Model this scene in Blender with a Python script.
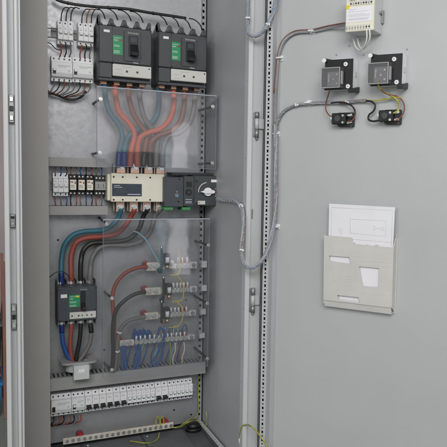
import bpy, bmesh, math, random
from mathutils import Vector, Matrix
random.seed(7)
for o in list(bpy.data.objects): bpy.data.objects.remove(o)
scene = bpy.context.scene
R_ = math.radians

# ------------------------------------------------------------------ camera
CAM = Vector((0, -2.64, 1.2))
F0, CX, CY = 651.86, 314.05, 227.56
y_, p_, r_ = R_(26.939), R_(-4.572), R_(1.433)
FW = Vector((math.sin(y_)*math.cos(p_), math.cos(y_)*math.cos(p_), math.sin(p_)))
rt = FW.cross(Vector((0, 0, 1))).normalized(); up = rt.cross(FW)
RT = math.cos(r_)*rt + math.sin(r_)*up
UP = -math.sin(r_)*rt + math.cos(r_)*up
cd = bpy.data.cameras.new('camera'); cam = bpy.data.objects.new('camera', cd)
scene.collection.objects.link(cam); scene.camera = cam
cam.matrix_world = Matrix(((RT.x, UP.x, -FW.x, CAM.x), (RT.y, UP.y, -FW.y, CAM.y), (RT.z, UP.z, -FW.z, CAM.z), (0, 0, 0, 1)))
cd.sensor_width = 36; cd.lens = F0/447*36
cd.shift_x = (223.5-CX)/447; cd.shift_y = (CY-223.5)/447
cd.clip_start = .05; cd.clip_end = 60

# ------------------------------------------------------------------ light (indoor room light, no sky, no sun)
world = bpy.data.worlds.new('World'); scene.world = world; world.use_nodes = True
bg = world.node_tree.nodes['Background']; bg.inputs[0].default_value = (.95, .96, 1.0, 1); bg.inputs[1].default_value = .28
def area(name, loc, target, sx, sy, power, col):
    l = bpy.data.lights.new(name, 'AREA'); l.shape = 'RECTANGLE'; l.size = sx; l.size_y = sy; l.energy = power; l.color = col
    o = bpy.data.objects.new(name, l); scene.collection.objects.link(o); o.location = loc
    o.rotation_euler = (Vector(target)-Vector(loc)).to_track_quat('-Z', 'Y').to_euler(); return o
area('ceiling_light', (-.7, -4.2, 2.9), (.5, 0, 1.0), 2.6, 1.4, 116, (1, .97, .95))
area('window_light', (-3.4, -3.4, 1.9), (.7, -.2, 1.1), 1.8, 1.8, 36, (.98, .98, 1))
area('streak_lamp', (1.985, -5, .88), (1.985, 0, .88), .19, 1.72, 2.7, (.97, .94, 1))  # added unseen lamp, mirrored as the white streak on the clear sheets
area('teal_streak_lamp', (1.80, -5, .80), (1.80, 0, .80), .07, 1.5, .32, (.35, .85, 1))  # added unseen lamp, mirrored as the teal stripe beside the streak
area('haze_lamp', (1.45, -5.1, 1.95), (1.45, 0, 1.95), 2.0, 1.1, 8.0, (1, .93, .94))  # added unseen lamp, hazes the upper sheet and brightens the upper plate
scene.view_settings.view_transform = 'Standard'; scene.view_settings.look = 'None'
scene.view_settings.exposure = 0; scene.view_settings.gamma = 1

# ------------------------------------------------------------------ geometry of the place
def ray(px, py): return FW*F0 + RT*(px-CX) - UP*(py-CY)
def P(px, py, Y=0.0):                      # point of the cabinet interior at depth Y
    d = ray(px, py); return CAM + d*((Y-CAM.y)/d.y)
PHI = R_(35.618)
DU = Vector((math.sin(PHI), -math.cos(PHI), 0)); DN = Vector((-math.cos(PHI), -math.sin(PHI), 0))
D0 = Vector((.873, -.49, 0))
def S(px, py, d=0.0):                      # (along door, height) on the opened door, d off its surface
    r = ray(px, py); t = ((D0-CAM).dot(DN)+d)/r.dot(DN); q = CAM + r*t
    return (q-D0).dot(DU), q.z
def D(px, py, d=0.0):
    s, z = S(px, py, d); return D0 + DU*s + DN*d + Vector((0, 0, z))
DROT = math.atan2(DU.y, DU.x)

# ------------------------------------------------------------------ materials
def mat(name, col, rough=.5, metal=0., var=.06, vscale=6., bump=0., bscale=200., spec=.5, rvar=.08, detail=4):
    m = bpy.data.materials.new(name); m.use_nodes = True; nt = m.node_tree; b = nt.nodes['Principled BSDF']
    b.inputs['Roughness'].default_value = rough; b.inputs['Metallic'].default_value = metal
    b.inputs['Specular IOR Level'].default_value = spec
    tc = nt.nodes.new('ShaderNodeTexCoord'); nz = nt.nodes.new('ShaderNodeTexNoise')
    nz.inputs['Scale'].default_value = vscale; nz.inputs['Detail'].default_value = detail; nz.inputs['Roughness'].default_value = .6
    nt.links.new(tc.outputs['Object'], nz.inputs['Vector'])
    mr = nt.nodes.new('ShaderNodeMapRange'); mr.inputs[1].default_value = .3; mr.inputs[2].default_value = .7
    mr.inputs[3].default_value = 1-var; mr.inputs[4].default_value = 1+var
    nt.links.new(nz.outputs[0], mr.inputs[0])
    mx = nt.nodes.new('ShaderNodeVectorMath'); mx.operation = 'SCALE'; mx.inputs[0].default_value = col
    nt.links.new(mr.outputs[0], mx.inputs['Scale']); nt.links.new(mx.outputs[0], b.inputs['Base Color'])
    if rvar:
        m2 = nt.nodes.new('ShaderNodeMapRange'); m2.inputs[1].default_value = .3; m2.inputs[2].default_value = .7
        m2.inputs[3].default_value = max(.03, rough-rvar); m2.inputs[4].default_value = min(1, rough+rvar)
        nt.links.new(nz.outputs[0], m2.inputs[0]); nt.links.new(m2.outputs[0], b.inputs['Roughness'])
    if bump:
        n2 = nt.nodes.new('ShaderNodeTexNoise'); n2.inputs['Scale'].default_value = bscale; n2.inputs['Detail'].default_value = 2
        nt.links.new(tc.outputs['Object'], n2.inputs['Vector'])
        bp = nt.nodes.new('ShaderNodeBump'); bp.inputs['Strength'].default_value = bump; bp.inputs['Distance'].default_value = .001
        nt.links.new(n2.outputs[0], bp.inputs['Height']); nt.links.new(bp.outputs[0], b.inputs['Normal'])
    return m
M = {}
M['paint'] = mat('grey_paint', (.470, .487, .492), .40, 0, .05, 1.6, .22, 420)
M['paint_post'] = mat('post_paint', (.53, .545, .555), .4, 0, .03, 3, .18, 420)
M['paint_trim_shaded'] = mat('shaded_trim_paint', (.40, .385, .37), .5, 0, .05, 4, .25, 420)  # warm grey, darkened to carry the shade of the recess
M['paint_shaded'] = mat('shaded_grey_paint', (.40, .415, .43), .45, 0, .05, 2.5, .3, 420)  # cabinet grey darkened, interior shade put into the colour
M['duct'] = mat('duct_plastic', (.335, .336, .336), .55, 0, .05, 10, .1, 300)
M['duct_dark'] = mat('duct_inside_shade', (.07, .07, .07), .7)  # duct grey darkened to stand for the shade inside
M['white'] = mat('white_plastic', (.80, .81, .83), .42, 0, .04, 40)
M['white2'] = mat('grey_white_plastic', (.58, .6, .6), .45, 0, .05, 40)
M['cream'] = mat('cream_plastic', (.76, .74, .62), .45, 0, .05, 14)
M['beige'] = mat('beige_plastic', (.60, .598, .565), .5, 0, .04, 14, .1, 300)
M['dark'] = mat('charcoal_plastic', (.052, .06, .064), .45, 0, .12, 18, .2, 500)
M['dark2'] = mat('slate_plastic', (.055, .064, .074), .5, 0, .1, 18, .2, 500)
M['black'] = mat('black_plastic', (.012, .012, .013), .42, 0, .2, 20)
M['navy'] = mat('navy_label', (.035, .05, .07), .35, 0, .15, 40)
M['green'] = mat('green_label', (.015, .27, .11), .4, 0, .08, 30)
M['conn'] = mat('green_connector', (.03, .25, .07), .45)
M['symbol'] = mat('pale_blue_print', (.16, .22, .28), .6)
M['paper'] = mat('paper', (.80, .80, .84), .8, 0, .03, 12)
M['ink'] = mat('ink', (.10, .10, .12), .8)
M['ink_pale'] = mat('faint_ink', (.5, .51, .55), .8)
M['red'] = mat('red_plastic', (.35, .02, .025), .4, 0, .1, 20)
M['yellow'] = mat('yellow_plastic', (.75, .62, .02), .45)
M['steel'] = mat('zinc_steel', (.62, .63, .62), .34, .9, .12, 60)
M['steel_dk'] = mat('dull_steel', (.33, .34, .34), .5, .7, .2, 60)
M['screwz'] = mat('bright_zinc', (.78, .79, .80), .4, .25, .1, 60)
M['copper'] = mat('tinned_copper', (.62, .40, .29), .38, .85, .2, 60)
M['tin'] = mat('tinned_bar', (.70, .66, .57), .42, .3, .15, 50)
M['gland'] = mat('gland_plate', (.13, .14, .145), .5, .2, .2, 8, .15, 300)
M['c_teal'] = mat('teal_cable', (.035, .15, .21), .56, 0, .12, 12)
M['c_blue'] = mat('blue_cable', (.018, .09, .30), .56, 0, .12, 12)
M['c_navy'] = mat('navy_sleeve', (.012, .03, .16), .4, 0, .12, 12)
M['c_red'] = mat('rust_red_cable', (.30, .068, .048), .56, 0, .12, 12)
M['c_orange'] = mat('orange_red_cable', (.60, .12, .06), .56, 0, .12, 12)
M['c_brown'] = mat('brown_cable', (.21, .07, .042), .5, 0, .12, 12)
M['c_black'] = mat('black_cable', (.018, .018, .018), .42, 0, .15, 12)
M['c_grey'] = mat('grey_cable', (.16, .155, .155), .5, 0, .12, 12)
M['c_lblue'] = mat('pale_blue_cable', (.25, .50, .60), .4)
M['c_white'] = mat('white_wire', (.7, .69, .66), .45)
M['c_yg'] = mat('yellow_green_wire', (.40, .38, .05), .45, 0, .35, 55)
M['c_yel'] = mat('yellow_wire', (.66, .52, .06), .45)
M['wrap'] = mat('blue_grey_wrap', (.27, .31, .37), .38, 0, .35, 70)
M['wrap2'] = mat('grey_wrap', (.33, .34, .38), .38, 0, .25, 45)
M['wrapw'] = mat('milky_wrap', (.44, .47, .52), .35, 0, .12, 45)
M['s_blue'] = mat('pale_blue_strand', (.22, .27, .35), .4, 0, .15, 60); M['s_blue2'] = mat('slate_blue_strand', (.24, .29, .36), .4, 0, .15, 60)
M['s_grey'] = mat('grey_strand', (.27, .275, .29), .42, 0, .15, 60); M['s_pale'] = mat('pale_grey_strand', (.44, .45, .47), .42, 0, .12, 60); M['s_brown'] = mat('brown_strand', (.28, .225, .215), .45, 0, .15, 60)
M['inner'] = mat('pale_grey_inner_plastic', (.22, .215, .215), .45, 0, .15, 40)
M['stripe'] = mat('green_wire_stripe', (.06, .20, .04), .45)
M['gasket'] = mat('gasket_rubber', (.015, .015, .016), .7)
def plate_material():
    m = bpy.data.materials.new('galvanised_plate'); m.use_nodes = True; nt = m.node_tree; b = nt.nodes['Principled BSDF']
    b.inputs['Metallic'].default_value = .6; b.inputs['Roughness'].default_value = .4
    tc = nt.nodes.new('ShaderNodeTexCoord')
    n1 = nt.nodes.new('ShaderNodeTexNoise'); n1.inputs['Scale'].default_value = 38; n1.inputs['Detail'].default_value = 5; n1.inputs['Roughness'].default_value = .6
    v = nt.nodes.new('ShaderNodeTexVoronoi'); v.inputs['Scale'].default_value = 95
    n3 = nt.nodes.new('ShaderNodeTexNoise'); n3.inputs['Scale'].default_value = 1.9; n3.inputs['Detail'].default_value = 3
    for n in (n1, v, n3): nt.links.new(tc.outputs['Object'], n.inputs['Vector'])
    sep = nt.nodes.new('ShaderNodeSeparateColor'); nt.links.new(v.outputs['Color'], sep.inputs[0])
    a = nt.nodes.new('ShaderNodeMath'); a.operation = 'MULTIPLY_ADD'; a.inputs[1].default_value = .22
    nt.links.new(sep.outputs[0], a.inputs[0]); nt.links.new(n1.outputs[0], a.inputs[2])
    a2 = nt.nodes.new('ShaderNodeMath'); a2.operation = 'MULTIPLY_ADD'; a2.inputs[1].default_value = .32
    nt.links.new(n3.outputs[0], a2.inputs[0]); nt.links.new(a.outputs[0], a2.inputs[2])
    cr = nt.nodes.new('ShaderNodeValToRGB'); e = cr.color_ramp.elements
    e[0].position = .48; e[0].color = (.345, .355, .366, 1); e[1].position = 1.05; e[1].color = (.405, .415, .43, 1)
    nt.links.new(a2.outputs[0], cr.inputs[0]); nt.links.new(cr.outputs[0], b.inputs['Base Color'])
    mr = nt.nodes.new('ShaderNodeMapRange'); mr.inputs[1].default_value = .5; mr.inputs[2].default_value = 1.1; mr.inputs[3].default_value = .5; mr.inputs[4].default_value = .32
    nt.links.new(a2.outputs[0], mr.inputs[0]); nt.links.new(mr.outputs[0], b.inputs['Roughness'])
    return m
M['plate'] = plate_material()
def clear_material(name, tint, ior, base=.0):
    m = bpy.data.materials.new(name); m.use_nodes = True; nt = m.node_tree; nt.nodes.clear()
    out = nt.nodes.new('ShaderNodeOutputMaterial'); mix = nt.nodes.new('ShaderNodeMixShader')
    tr = nt.nodes.new('ShaderNodeBsdfTransparent'); tr.inputs[0].default_value = (*tint, 1)
    gl = nt.nodes.new('ShaderNodeBsdfGlossy'); gl.inputs['Roughness'].default_value = .04
    fr = nt.nodes.new('ShaderNodeFresnel'); fr.inputs[0].default_value = ior
    tc = nt.nodes.new('ShaderNodeTexCoord'); nz = nt.nodes.new('ShaderNodeTexNoise'); nz.inputs['Scale'].default_value = 5
    bp = nt.nodes.new('ShaderNodeBump'); bp.inputs['Strength'].default_value = .12; bp.inputs['Distance'].default_value = .01
    nt.links.new(tc.outputs['Object'], nz.inputs['Vector']); nt.links.new(nz.outputs[0], bp.inputs['Height'])
    nt.links.new(bp.outputs[0], gl.inputs['Normal'])
    nt.links.new(fr.outputs[0], mix.inputs[0]); nt.links.new(tr.outputs[0], mix.inputs[1]); nt.links.new(gl.outputs[0], mix.inputs[2])
    if base:
        df = nt.nodes.new('ShaderNodeBsdfDiffuse'); df.inputs[0].default_value = (.7, .71, .72, 1); m2 = nt.nodes.new('ShaderNodeMixShader'); m2.inputs[0].default_value = base
        nt.links.new(mix.outputs[0], m2.inputs[1]); nt.links.new(df.outputs[0], m2.inputs[2]); nt.links.new(m2.outputs[0], out.inputs[0]); return m
    nt.links.new(mix.outputs[0], out.inputs[0]); return m
M['clear'] = clear_material('clear_acrylic', (.97, .975, .985), 1.52, .02)
M['clear_edge'] = mat('acrylic_edge', (.22, .23, .28), .3, 0, .1, 20)
M['edge_top_lit'] = mat('lit_acrylic_edge', (.36, .38, .45), .25, 0, .1, 20)  # lighter copy of the edge, painted as if catching light
M['clear_cover'] = clear_material('clear_cover', (.97, .97, .98), 1.7, .09)
M['clear_rim'] = clear_material('clear_rim', (.9, .9, .92), 1.65, .45)

# ------------------------------------------------------------------ mesh helpers
def BM(): return bmesh.new()
def box(bm, x0, x1, y0, y1, z0, z1, bev=0.):
    x0, x1 = min(x0, x1), max(x0, x1); y0, y1 = min(y0, y1), max(y0, y1); z0, z1 = min(z0, z1), max(z0, z1)
    v = [bm.verts.new((x, y, z)) for x in (x0, x1) for y in (y0, y1) for z in (z0, z1)]
    fs = [bm.faces.new([v[i] for i in q]) for q in ((0, 1, 3, 2), (4, 6, 7, 5), (0, 4, 5, 1), (2, 3, 7, 6), (0, 2, 6, 4), (1, 5, 7, 3))]
    if bev:
        es = list({e for f in fs for e in f.edges})
        bmesh.ops.bevel(bm, geom=es, offset=min(bev, (x1-x0)*.3, (y1-y0)*.3, (z1-z0)*.3), segments=1, affect='EDGES')
def prism_x(bm, x0, x1, yz, bev=0.):      # profile in (y, z) swept along x
    a = [bm.verts.new((x0, y, z)) for y, z in yz]; b = [bm.verts.new((x1, y, z)) for y, z in yz]; n = len(yz)
    fs = [bm.faces.new([a[i], a[(i+1) % n], b[(i+1) % n], b[i]]) for i in range(n)] + [bm.faces.new(a[::-1]), bm.faces.new(b)]
    if bev: bmesh.ops.bevel(bm, geom=list({e for f in fs for e in f.edges}), offset=bev, segments=1, affect='EDGES')
    bmesh.ops.recalc_face_normals(bm, faces=bm.faces[:])
def prism_z(bm, z0, z1, xy, bev=0.):      # outline in (x, y) swept along z
    a = [bm.verts.new((x, y, z0)) for x, y in xy]; b = [bm.verts.new((x, y, z1)) for x, y in xy]; n = len(xy)
    for i in range(n): bm.faces.new([a[i], a[(i+1) % n], b[(i+1) % n], b[i]])
    bm.faces.new(a[::-1]); bm.faces.new(b)
    if bev: bmesh.ops.bevel(bm, geom=bm.edges[:], offset=bev, segments=1, affect='EDGES')
    bmesh.ops.recalc_face_normals(bm, faces=bm.faces[:])
def prism_y(bm, y0, y1, xz, bev=0.):      # outline in (x, z) swept along y
    a = [bm.verts.new((x, y0, z)) for x, z in xz]; b = [bm.verts.new((x, y1, z)) for x, z in xz]; n = len(xz)
    fs = [bm.faces.new([a[i], a[(i+1) % n], b[(i+1) % n], b[i]]) for i in range(n)] + [bm.faces.new(a[::-1]), bm.faces.new(b)]
    if bev: bmesh.ops.bevel(bm, geom=list({e for f in fs for e in f.edges}), offset=bev, segments=1, affect='EDGES')
    bmesh.ops.recalc_face_normals(bm, faces=bm.faces[:])
def tube(bm, pts, r, n=10):
    pts = [Vector(p) for p in pts]; rings = []; ref = None
    for i, p in enumerate(pts):
        t = (pts[min(i+1, len(pts)-1)]-pts[max(i-1, 0)])
        if t.length < 1e-9: t = Vector((0, 0, 1))
        t.normalize()
        if ref is None: ref = t.orthogonal().normalized()
        ref = (ref - t*ref.dot(t)); ref = ref.normalized() if ref.length > 1e-6 else t.orthogonal().normalized()
        bi = t.cross(ref); rr = r[i] if isinstance(r, (list, tuple)) else r
        rings.append([bm.verts.new(p + (ref*math.cos(2*math.pi*k/n)+bi*math.sin(2*math.pi*k/n))*rr) for k in range(n)])
    for a, b in zip(rings, rings[1:]):
        for k in range(n):
            f = bm.faces.new([a[k], a[(k+1) % n], b[(k+1) % n], b[k]]); f.smooth = True
    bm.faces.new(rings[0][::-1]); bm.faces.new(rings[-1])
def cyl(bm, p0, p1, r, n=12, r1=None): tube(bm, [p0, p1], [r, r if r1 is None else r1], n)
def disc(bm, x, z, y, r, h=.002, n=12): cyl(bm, (x, y, z), (x, y-h, z), r, n)     # a stud standing off a front face
def spline(pts, k=7):
    pts = [Vector(p) for p in pts]; out = []
    q = [pts[0]*2-pts[1]] + pts + [pts[-1]*2-pts[-2]]
    for i in range(1, len(q)-2):
        p0, p1, p2, p3 = q[i-1:i+3]
        d1 = max((p1-p0).length, 1e-6)**.5; d2 = max((p2-p1).length, 1e-6)**.5; d3 = max((p3-p2).length, 1e-6)**.5
        m1 = ((p1-p0)/d1-(p2-p0)/(d1+d2)+(p2-p1)/d2)*d2; m2 = ((p2-p1)/d2-(p3-p1)/(d2+d3)+(p3-p2)/d3)*d2
        for j in range(k):
            t = j/k; out.append(p1*(2*t**3-3*t**2+1)+m1*(t**3-2*t**2+t)+p2*(-2*t**3+3*t**2)+m2*(t**3-t**2))
    return out + [pts[-1]]
def mk(name, bm, m, parent=None, loc=None, mats=None):
    me = bpy.data.meshes.new(name); bm.to_mesh(me); bm.free()
    for x in (mats or [M[m]]): me.materials.append(x)
    o = bpy.data.objects.new(name, me); scene.collection.objects.link(o)
    if parent: o.parent = parent
    if loc is not None: o.location = loc
    return o
def tag(o, label, cat, group=None):
    o['label'] = label; o['category'] = cat
    if group: o['group'] = group
    return o
def thing(name, label, cat, loc, group=None, rz=0.):
    o = bpy.data.objects.new(name, None); scene.collection.objects.link(o); o.empty_display_size = .02
    o.location = loc; o.rotation_euler = (0, 0, rz); return tag(o, label, cat, group)
def struct(o): o['kind'] = 'structure'; return o
def copy_tree(o, parent=None):
    c = o.copy(); scene.collection.objects.link(c); c.parent = parent
    for ch in list(o.children): copy_tree(ch, c)
    return c
def text(name, s, size, m, parent, loc, rot=(math.pi/2, 0, 0), align='LEFT'):
    cu = bpy.data.curves.new(name, 'FONT'); cu.body = s; cu.size = size; cu.align_x = align; cu.extrude = .00015
    t = bpy.data.objects.new('tmp', cu); scene.collection.objects.link(t)
    dg = bpy.context.evaluated_depsgraph_get(); me = bpy.data.meshes.new_from_object(t.evaluated_get(dg)); me.name = name
    bpy.data.objects.remove(t); bpy.data.curves.remove(cu)
    me.materials.clear(); me.materials.append(M[m])
    o = bpy.data.objects.new(name, me); scene.collection.objects.link(o); o.parent = parent; o.location = loc; o.rotation_euler = rot
    return o
def holed(name, outer, holes, thick, m, parent):       # flat sheet in (x, z) with openings, thickness along y
    cu = bpy.data.curves.new(name, 'CURVE'); cu.dimensions = '2D'; cu.fill_mode = 'BOTH'; cu.extrude = thick*50
    for ring in [outer]+holes:
        sp = cu.splines.new('POLY'); sp.points.add(len(ring)-1); sp.use_cyclic_u = True
        for q, (a, b) in zip(sp.points, ring): q.co = (a*100, b*100, 0, 1)
    t = bpy.data.objects.new('tmp', cu); scene.collection.objects.link(t)
    dg = bpy.context.evaluated_depsgraph_get(); me = bpy.data.meshes.new_from_object(t.evaluated_get(dg)); me.name = name
    bpy.data.objects.remove(t); bpy.data.curves.remove(cu)
    me.materials.clear(); me.materials.append(M[m]); me.transform(Matrix.Scale(.01, 4)); me.transform(Matrix.Rotation(math.pi/2, 4, 'X'))
    for p in me.polygons: p.use_smooth = False
    o = bpy.data.objects.new(name, me); scene.collection.objects.link(o); o.parent = parent; return o
def railsheet(name, x0, x1, z0, z1, cols, thick, m, parent):   # rail with columns of square holes: cols = [(xa, xb, [(za, zb), ...])]
    bm = BM(); h = thick/2; xs = [x0]
    def quad(p): bm.faces.new([bm.verts.new(q) for q in p])
    def plate(a, b, c, d):
        for y in (-h, h): quad([(a, y, c), (b, y, c), (b, y, d), (a, y, d)])
    cur = x0
    for xa, xb, hs in cols:
        plate(cur, xa, z0, z1); zc = z0
        for za, zb in hs:
            plate(xa, xb, zc, za); zc = zb
            for p, q in (((xa, za), (xb, za)), ((xb, za), (xb, zb)), ((xb, zb), (xa, zb)), ((xa, zb), (xa, za))): quad([(p[0], -h, p[1]), (q[0], -h, q[1]), (q[0], h, q[1]), (p[0], h, p[1])])
        plate(xa, xb, zc, z1); cur = xb
    plate(cur, x1, z0, z1)
    for p, q in (((x0, z0), (x1, z0)), ((x1, z0), (x1, z1)), ((x1, z1), (x0, z1)), ((x0, z1), (x0, z0))): quad([(p[0], -h, p[1]), (q[0], -h, q[1]), (q[0], h, q[1]), (p[0], h, p[1])])
    bmesh.ops.remove_doubles(bm, verts=bm.verts[:], dist=1e-6); bmesh.ops.recalc_face_normals(bm, faces=bm.faces[:])
    return mk(name, bm, m, parent)
def rrect(x0, x1, z0, z1): return [(x0, z0), (x1, z0), (x1, z1), (x0, z1)]
def ngon(x, z, r, n=8): return [(x+r*math.cos(2*math.pi*i/n), z+r*math.sin(2*math.pi*i/n)) for i in range(n)]
def quadsheet(bm, x0, x1, z0, z1, y): box(bm, x0, x1, y, y-.0004, z0, z1)
ORD = ['first', 'second', 'third', 'fourth', 'fifth', 'sixth', 'seventh', 'eighth', 'ninth', 'tenth']
def cable(name, label, pts, r, m, cat, group=None, n=10, k=7, start=None, end=None, sleeve='black', slen=.04):
    pts = [Vector(p) for p in pts]; o0 = pts[0].copy(); path = spline([p-o0 for p in pts], k)
    bm = BM(); tube(bm, path, r, n); o = tag(mk(name, bm, m, None, o0), label, cat, group)
    def sleeve_at(seq, sm):
        acc = [seq[0]]; L = 0
        for a, b in zip(seq, seq[1:]):
            L += (b-a).length; acc.append(b)
            if L > slen: break
        b2 = BM(); tube(b2, acc, r*1.13, n); mk('heat_shrink', b2, sm, o)
    if start: sleeve_at(path, start)
    if end: sleeve_at(path[::-1], end)
    return o, path
def ties(o, path, fracs, r, m='white'):
    for f in fracs:
        i = min(len(path)-2, max(0, int(f*(len(path)-1)))); a, b = path[i], path[i+1]; t = (b-a).normalized()
        bm = BM(); tube(bm, [a-t*.0025, a+t*.0025], r*1.2, 10)
        box(bm, a.x-.003, a.x+.003, a.y-r*1.2-.005, a.y-r*1.1, a.z-.003, a.z+.003); mk('cable_tie', bm, m, o)
def strands(o, path, R, r, ms, pitch=.34):      # the single wires that show through a clear wrap
    ref = None; L = 0; fr = []
    for i, p in enumerate(path):
        t = (path[min(i+1, len(path)-1)]-path[max(i-1, 0)]).normalized()
        if i: L += (p-path[i-1]).length
        if ref is None: ref = t.orthogonal().normalized()
        ref = (ref-t*ref.dot(t)).normalized(); fr.append((p, ref.copy(), t.cross(ref), L))
    for k, m in enumerate(ms):
        a0 = 2*math.pi*k/len(ms); wob = random.uniform(-.4, .4)
        pts = [p+(a*math.cos(a0+L*2*math.pi/pitch+wob*math.sin(L*14+k))+b*math.sin(a0+L*2*math.pi/pitch+wob*math.sin(L*14+k)))*R for p, a, b, L in fr]
        bm = BM(); tube(bm, pts, r, 6); mk('strand', bm, m, o)
def helix(o, path, r, m, pitch, rr):
    L = 0; out = []; ref = None
    for i in range(len(path)-1):
        a, b = path[i], path[i+1]; d = b-a; l = d.length
        if l < 1e-6: continue
        t = d/l
        if ref is None: ref = t.orthogonal().normalized()
        ref = (ref-t*ref.dot(t)).normalized(); bi = t.cross(ref); st = max(2, int(l/pitch*10))
        for j in range(st):
            s = j/st; ang = 2*math.pi*(L+l*s)/pitch; out.append(a+d*s+(ref*math.cos(ang)+bi*math.sin(ang))*r)
        L += l
    bm = BM(); tube(bm, out, rr, 4); mk('spiral_wrap', bm, m, o)

# ------------------------------------------------------------------ room: only what the photo shows at its left edge
bm = BM(); box(bm, -4, 5, -6, 3, -.05, 0); M['floor'] = mat('floor_paint', (.22, .25, .20), .5, 0, .15, 2, .1, 60); struct(mk('floor', bm, 'floor'))
bm = BM(); box(bm, -4, 5, 2.2, 2.3, 0, 3.4); M['room'] = mat('room_wall_paint', (.50, .43, .43), .7, 0, .15, 1.5); struct(mk('wall', bm, 'room'))

# ------------------------------------------------------------------ the cabinet
XL, XR, YF, ZF, ZT = .055, .879, -.47, .125, 2.12
cab = thing('electrical_cabinet', 'tall light grey steel switchgear cabinet with its door swung open to the right', 'cabinet', (XL, 0, .02))
cab_loc = Vector((XL, 0, .02))
def cpart(name, bm, m, parent=None):
    bmesh.ops.translate(bm, verts=bm.verts[:], vec=-cab_loc); return mk(name, bm, m, parent or cab)
XW = .830
# left front post: rolled profile with two ribs and a gutter
bm = BM(); x0, x1 = P(2, 30, YF).x, P(20.3, 30, YF).x; w = x1-x0
prof = [(0, 0), (0, -.012), (.003, -.015), (.24*w, -.015), (.29*w, -.012), (.29*w, .016), (.62*w, .016), (.64*w, -.010), (.68*w, -.013), (.80*w, -.013), (.82*w, -.006), (.86*w, -.006), (.90*w, -.016), (.97*w, -.016), (w, -.012), (w, .045), (.1*w, .045), (.1*w, .022)]
prism_z(bm, ZF-.08, ZT, [(x0+a, YF+b) for a, b in prof]); lp = cpart('front_post', bm, 'paint_post')
for py0, py1 in ((94.5, 122.5), (214, 227), (304.5, 329.5)):
    a, b = P(12, py0, YF), P(12, py1, YF); xx0, xx1 = x0+.31*w, x0+.60*w
    bm = BM(); h = a.z-b.z
    box(bm, xx0, xx1, YF+.0155, YF-.001, b.z, a.z, .001)
    s = cpart('striker_plate', bm, 'steel_dk', lp)
    for k in range(3 if h > .06 else 2):
        zc = b.z+h*(k+.5)/(3 if h > .06 else 2); bm = BM(); box(bm, xx0+.002, xx1-.002, YF-.001, YF-.006, zc-h*.09, zc+h*.09, .001); cpart('striker_roller', bm, 'steel' if k != 1 else 'black', s)
# left side panel, back, roof, right wall
bm = BM(); box(bm, XL+.024, XL+.028, YF+.04, .09, ZF-.08, ZT); cpart('side_panel', bm, 'paint_shaded')
bm = BM(); box(bm, XW, XW+.004, YF+.0305, .09, ZF-.08, ZT); rw = cpart('side_panel', bm, 'paint_shaded')
bm = BM(); box(bm, XL+.03, XW-.002, .085, .09, ZF-.08, ZT-.004); cpart('back_panel', bm, 'paint_shaded')
bm = BM(); box(bm, XL, XR, YF+.01, .095, ZT+.001, ZT+.02, .003); cpart('roof_panel', bm, 'paint')
bm = BM(); box(bm, XL, XR, YF-.004, .095, .02, ZF-.084, .004); cpart('plinth', bm, 'gland')
# trim strip that hides the left edge of the mounting plate
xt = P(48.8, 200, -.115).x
bm = BM(); box(bm, x1-.012, xt, -.115, -.112, ZF-.02, ZT-.01); box(bm, xt-.003, xt, -.1115, -.095, ZF-.02, ZT-.01); cpart('trim_strip', bm, 'paint_trim_shaded')
# mounting plate
xp = P(201.5, 30, 0).x
bm = BM(); box(bm, xt-.05, xp, 0, .003, .137, ZT-.03, .001); pl = cpart('mounting_plate', bm, 'plate')
for px, py in ((174, 410), (191, 414.5), (186, 300), (104, 350), (150, 160), (58, 240)):
    q = P(px, py); bm = BM(); disc(bm, q.x, q.z, .0005, .004, .0015); cpart('hole_plug', bm, 'black', pl)
# rear right post, perforated
bm = BM(); xa, xb = xp+.004, XW-.003
box(bm, xa, xb, .034, .036, ZF, ZT-.01); cpart('post_hole_shade', bm, 'black')  # black sheet standing in for the shade behind the holes
z = ZF+.03; hs = []
while z < ZT-.05: hs.append((z, z+.011)); z += .025
o = railsheet('rear_post', xa, xb, ZF, ZT-.01, [((xa+xb)/2-.005, (xa+xb)/2+.004, hs)], .003, 'paint_shaded', cab); o.location = Vector((0, .02, 0))-cab_loc
bm = BM(); box(bm, xb+.0005, XW-.0005, .010, .022, ZF, ZT-.01); cpart('corner_gasket', bm, 'gasket')
# floor of the cabinet: gland plates and the perforated rail along the right wall
bm = BM(); box(bm, XL+.03, XW-.002, YF+.03, .08, ZF-.012, ZF-.008); cpart('base_frame', bm, 'gland')
gx = [.09, .33, .56, .735]
for i in range(3):
    bm = BM(); box(bm, gx[i]+.004, gx[i+1]-.004, YF+.06, -.02, ZF-.006, ZF-.002, .001); g = cpart('gland_plate', bm, 'gland')
    for yy in (-.05, -.25):
        bm = BM(); cyl(bm, (gx[i]+.02, yy, ZF-.002), (gx[i]+.02, yy, ZF+.003), .005, 8); cpart('plate_screw', bm, 'steel', g)
xr0, xr1 = P(198.6, 431, -.02).x, XW-.0105
rwid = xr1-xr0
o = railsheet('floor_rail', xr0, xr1, .012, .43, [(xr0+.2*rwid, xr0+.44*rwid, [(.03+k*.026, .044+k*.026) for k in range(15)]), (xr0+.66*rwid, xr0+.84*rwid, [(.042+k*.026, .050+k*.026) for k in range(14)])], .003, 'paint_post', cab)
o.data.transform(Matrix.Rotation(math.pi/2, 4, 'X')); o.location = Vector((0, 0, ZF+.014))-cab_loc
bm = BM(); box(bm, xr0, xr0+.003, -.43, -.012, ZF-.005, ZF+.012); box(bm, xr0+.004, xr1, -.42, -.02, ZF-.005, ZF-.001); cpart('floor_rail_side', bm, 'gland')
bm = BM(); box(bm, XW-.010, XW-.001, -.44, 0, ZF-.005, ZF+.004); cpart('floor_gasket', bm, 'gasket')
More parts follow.
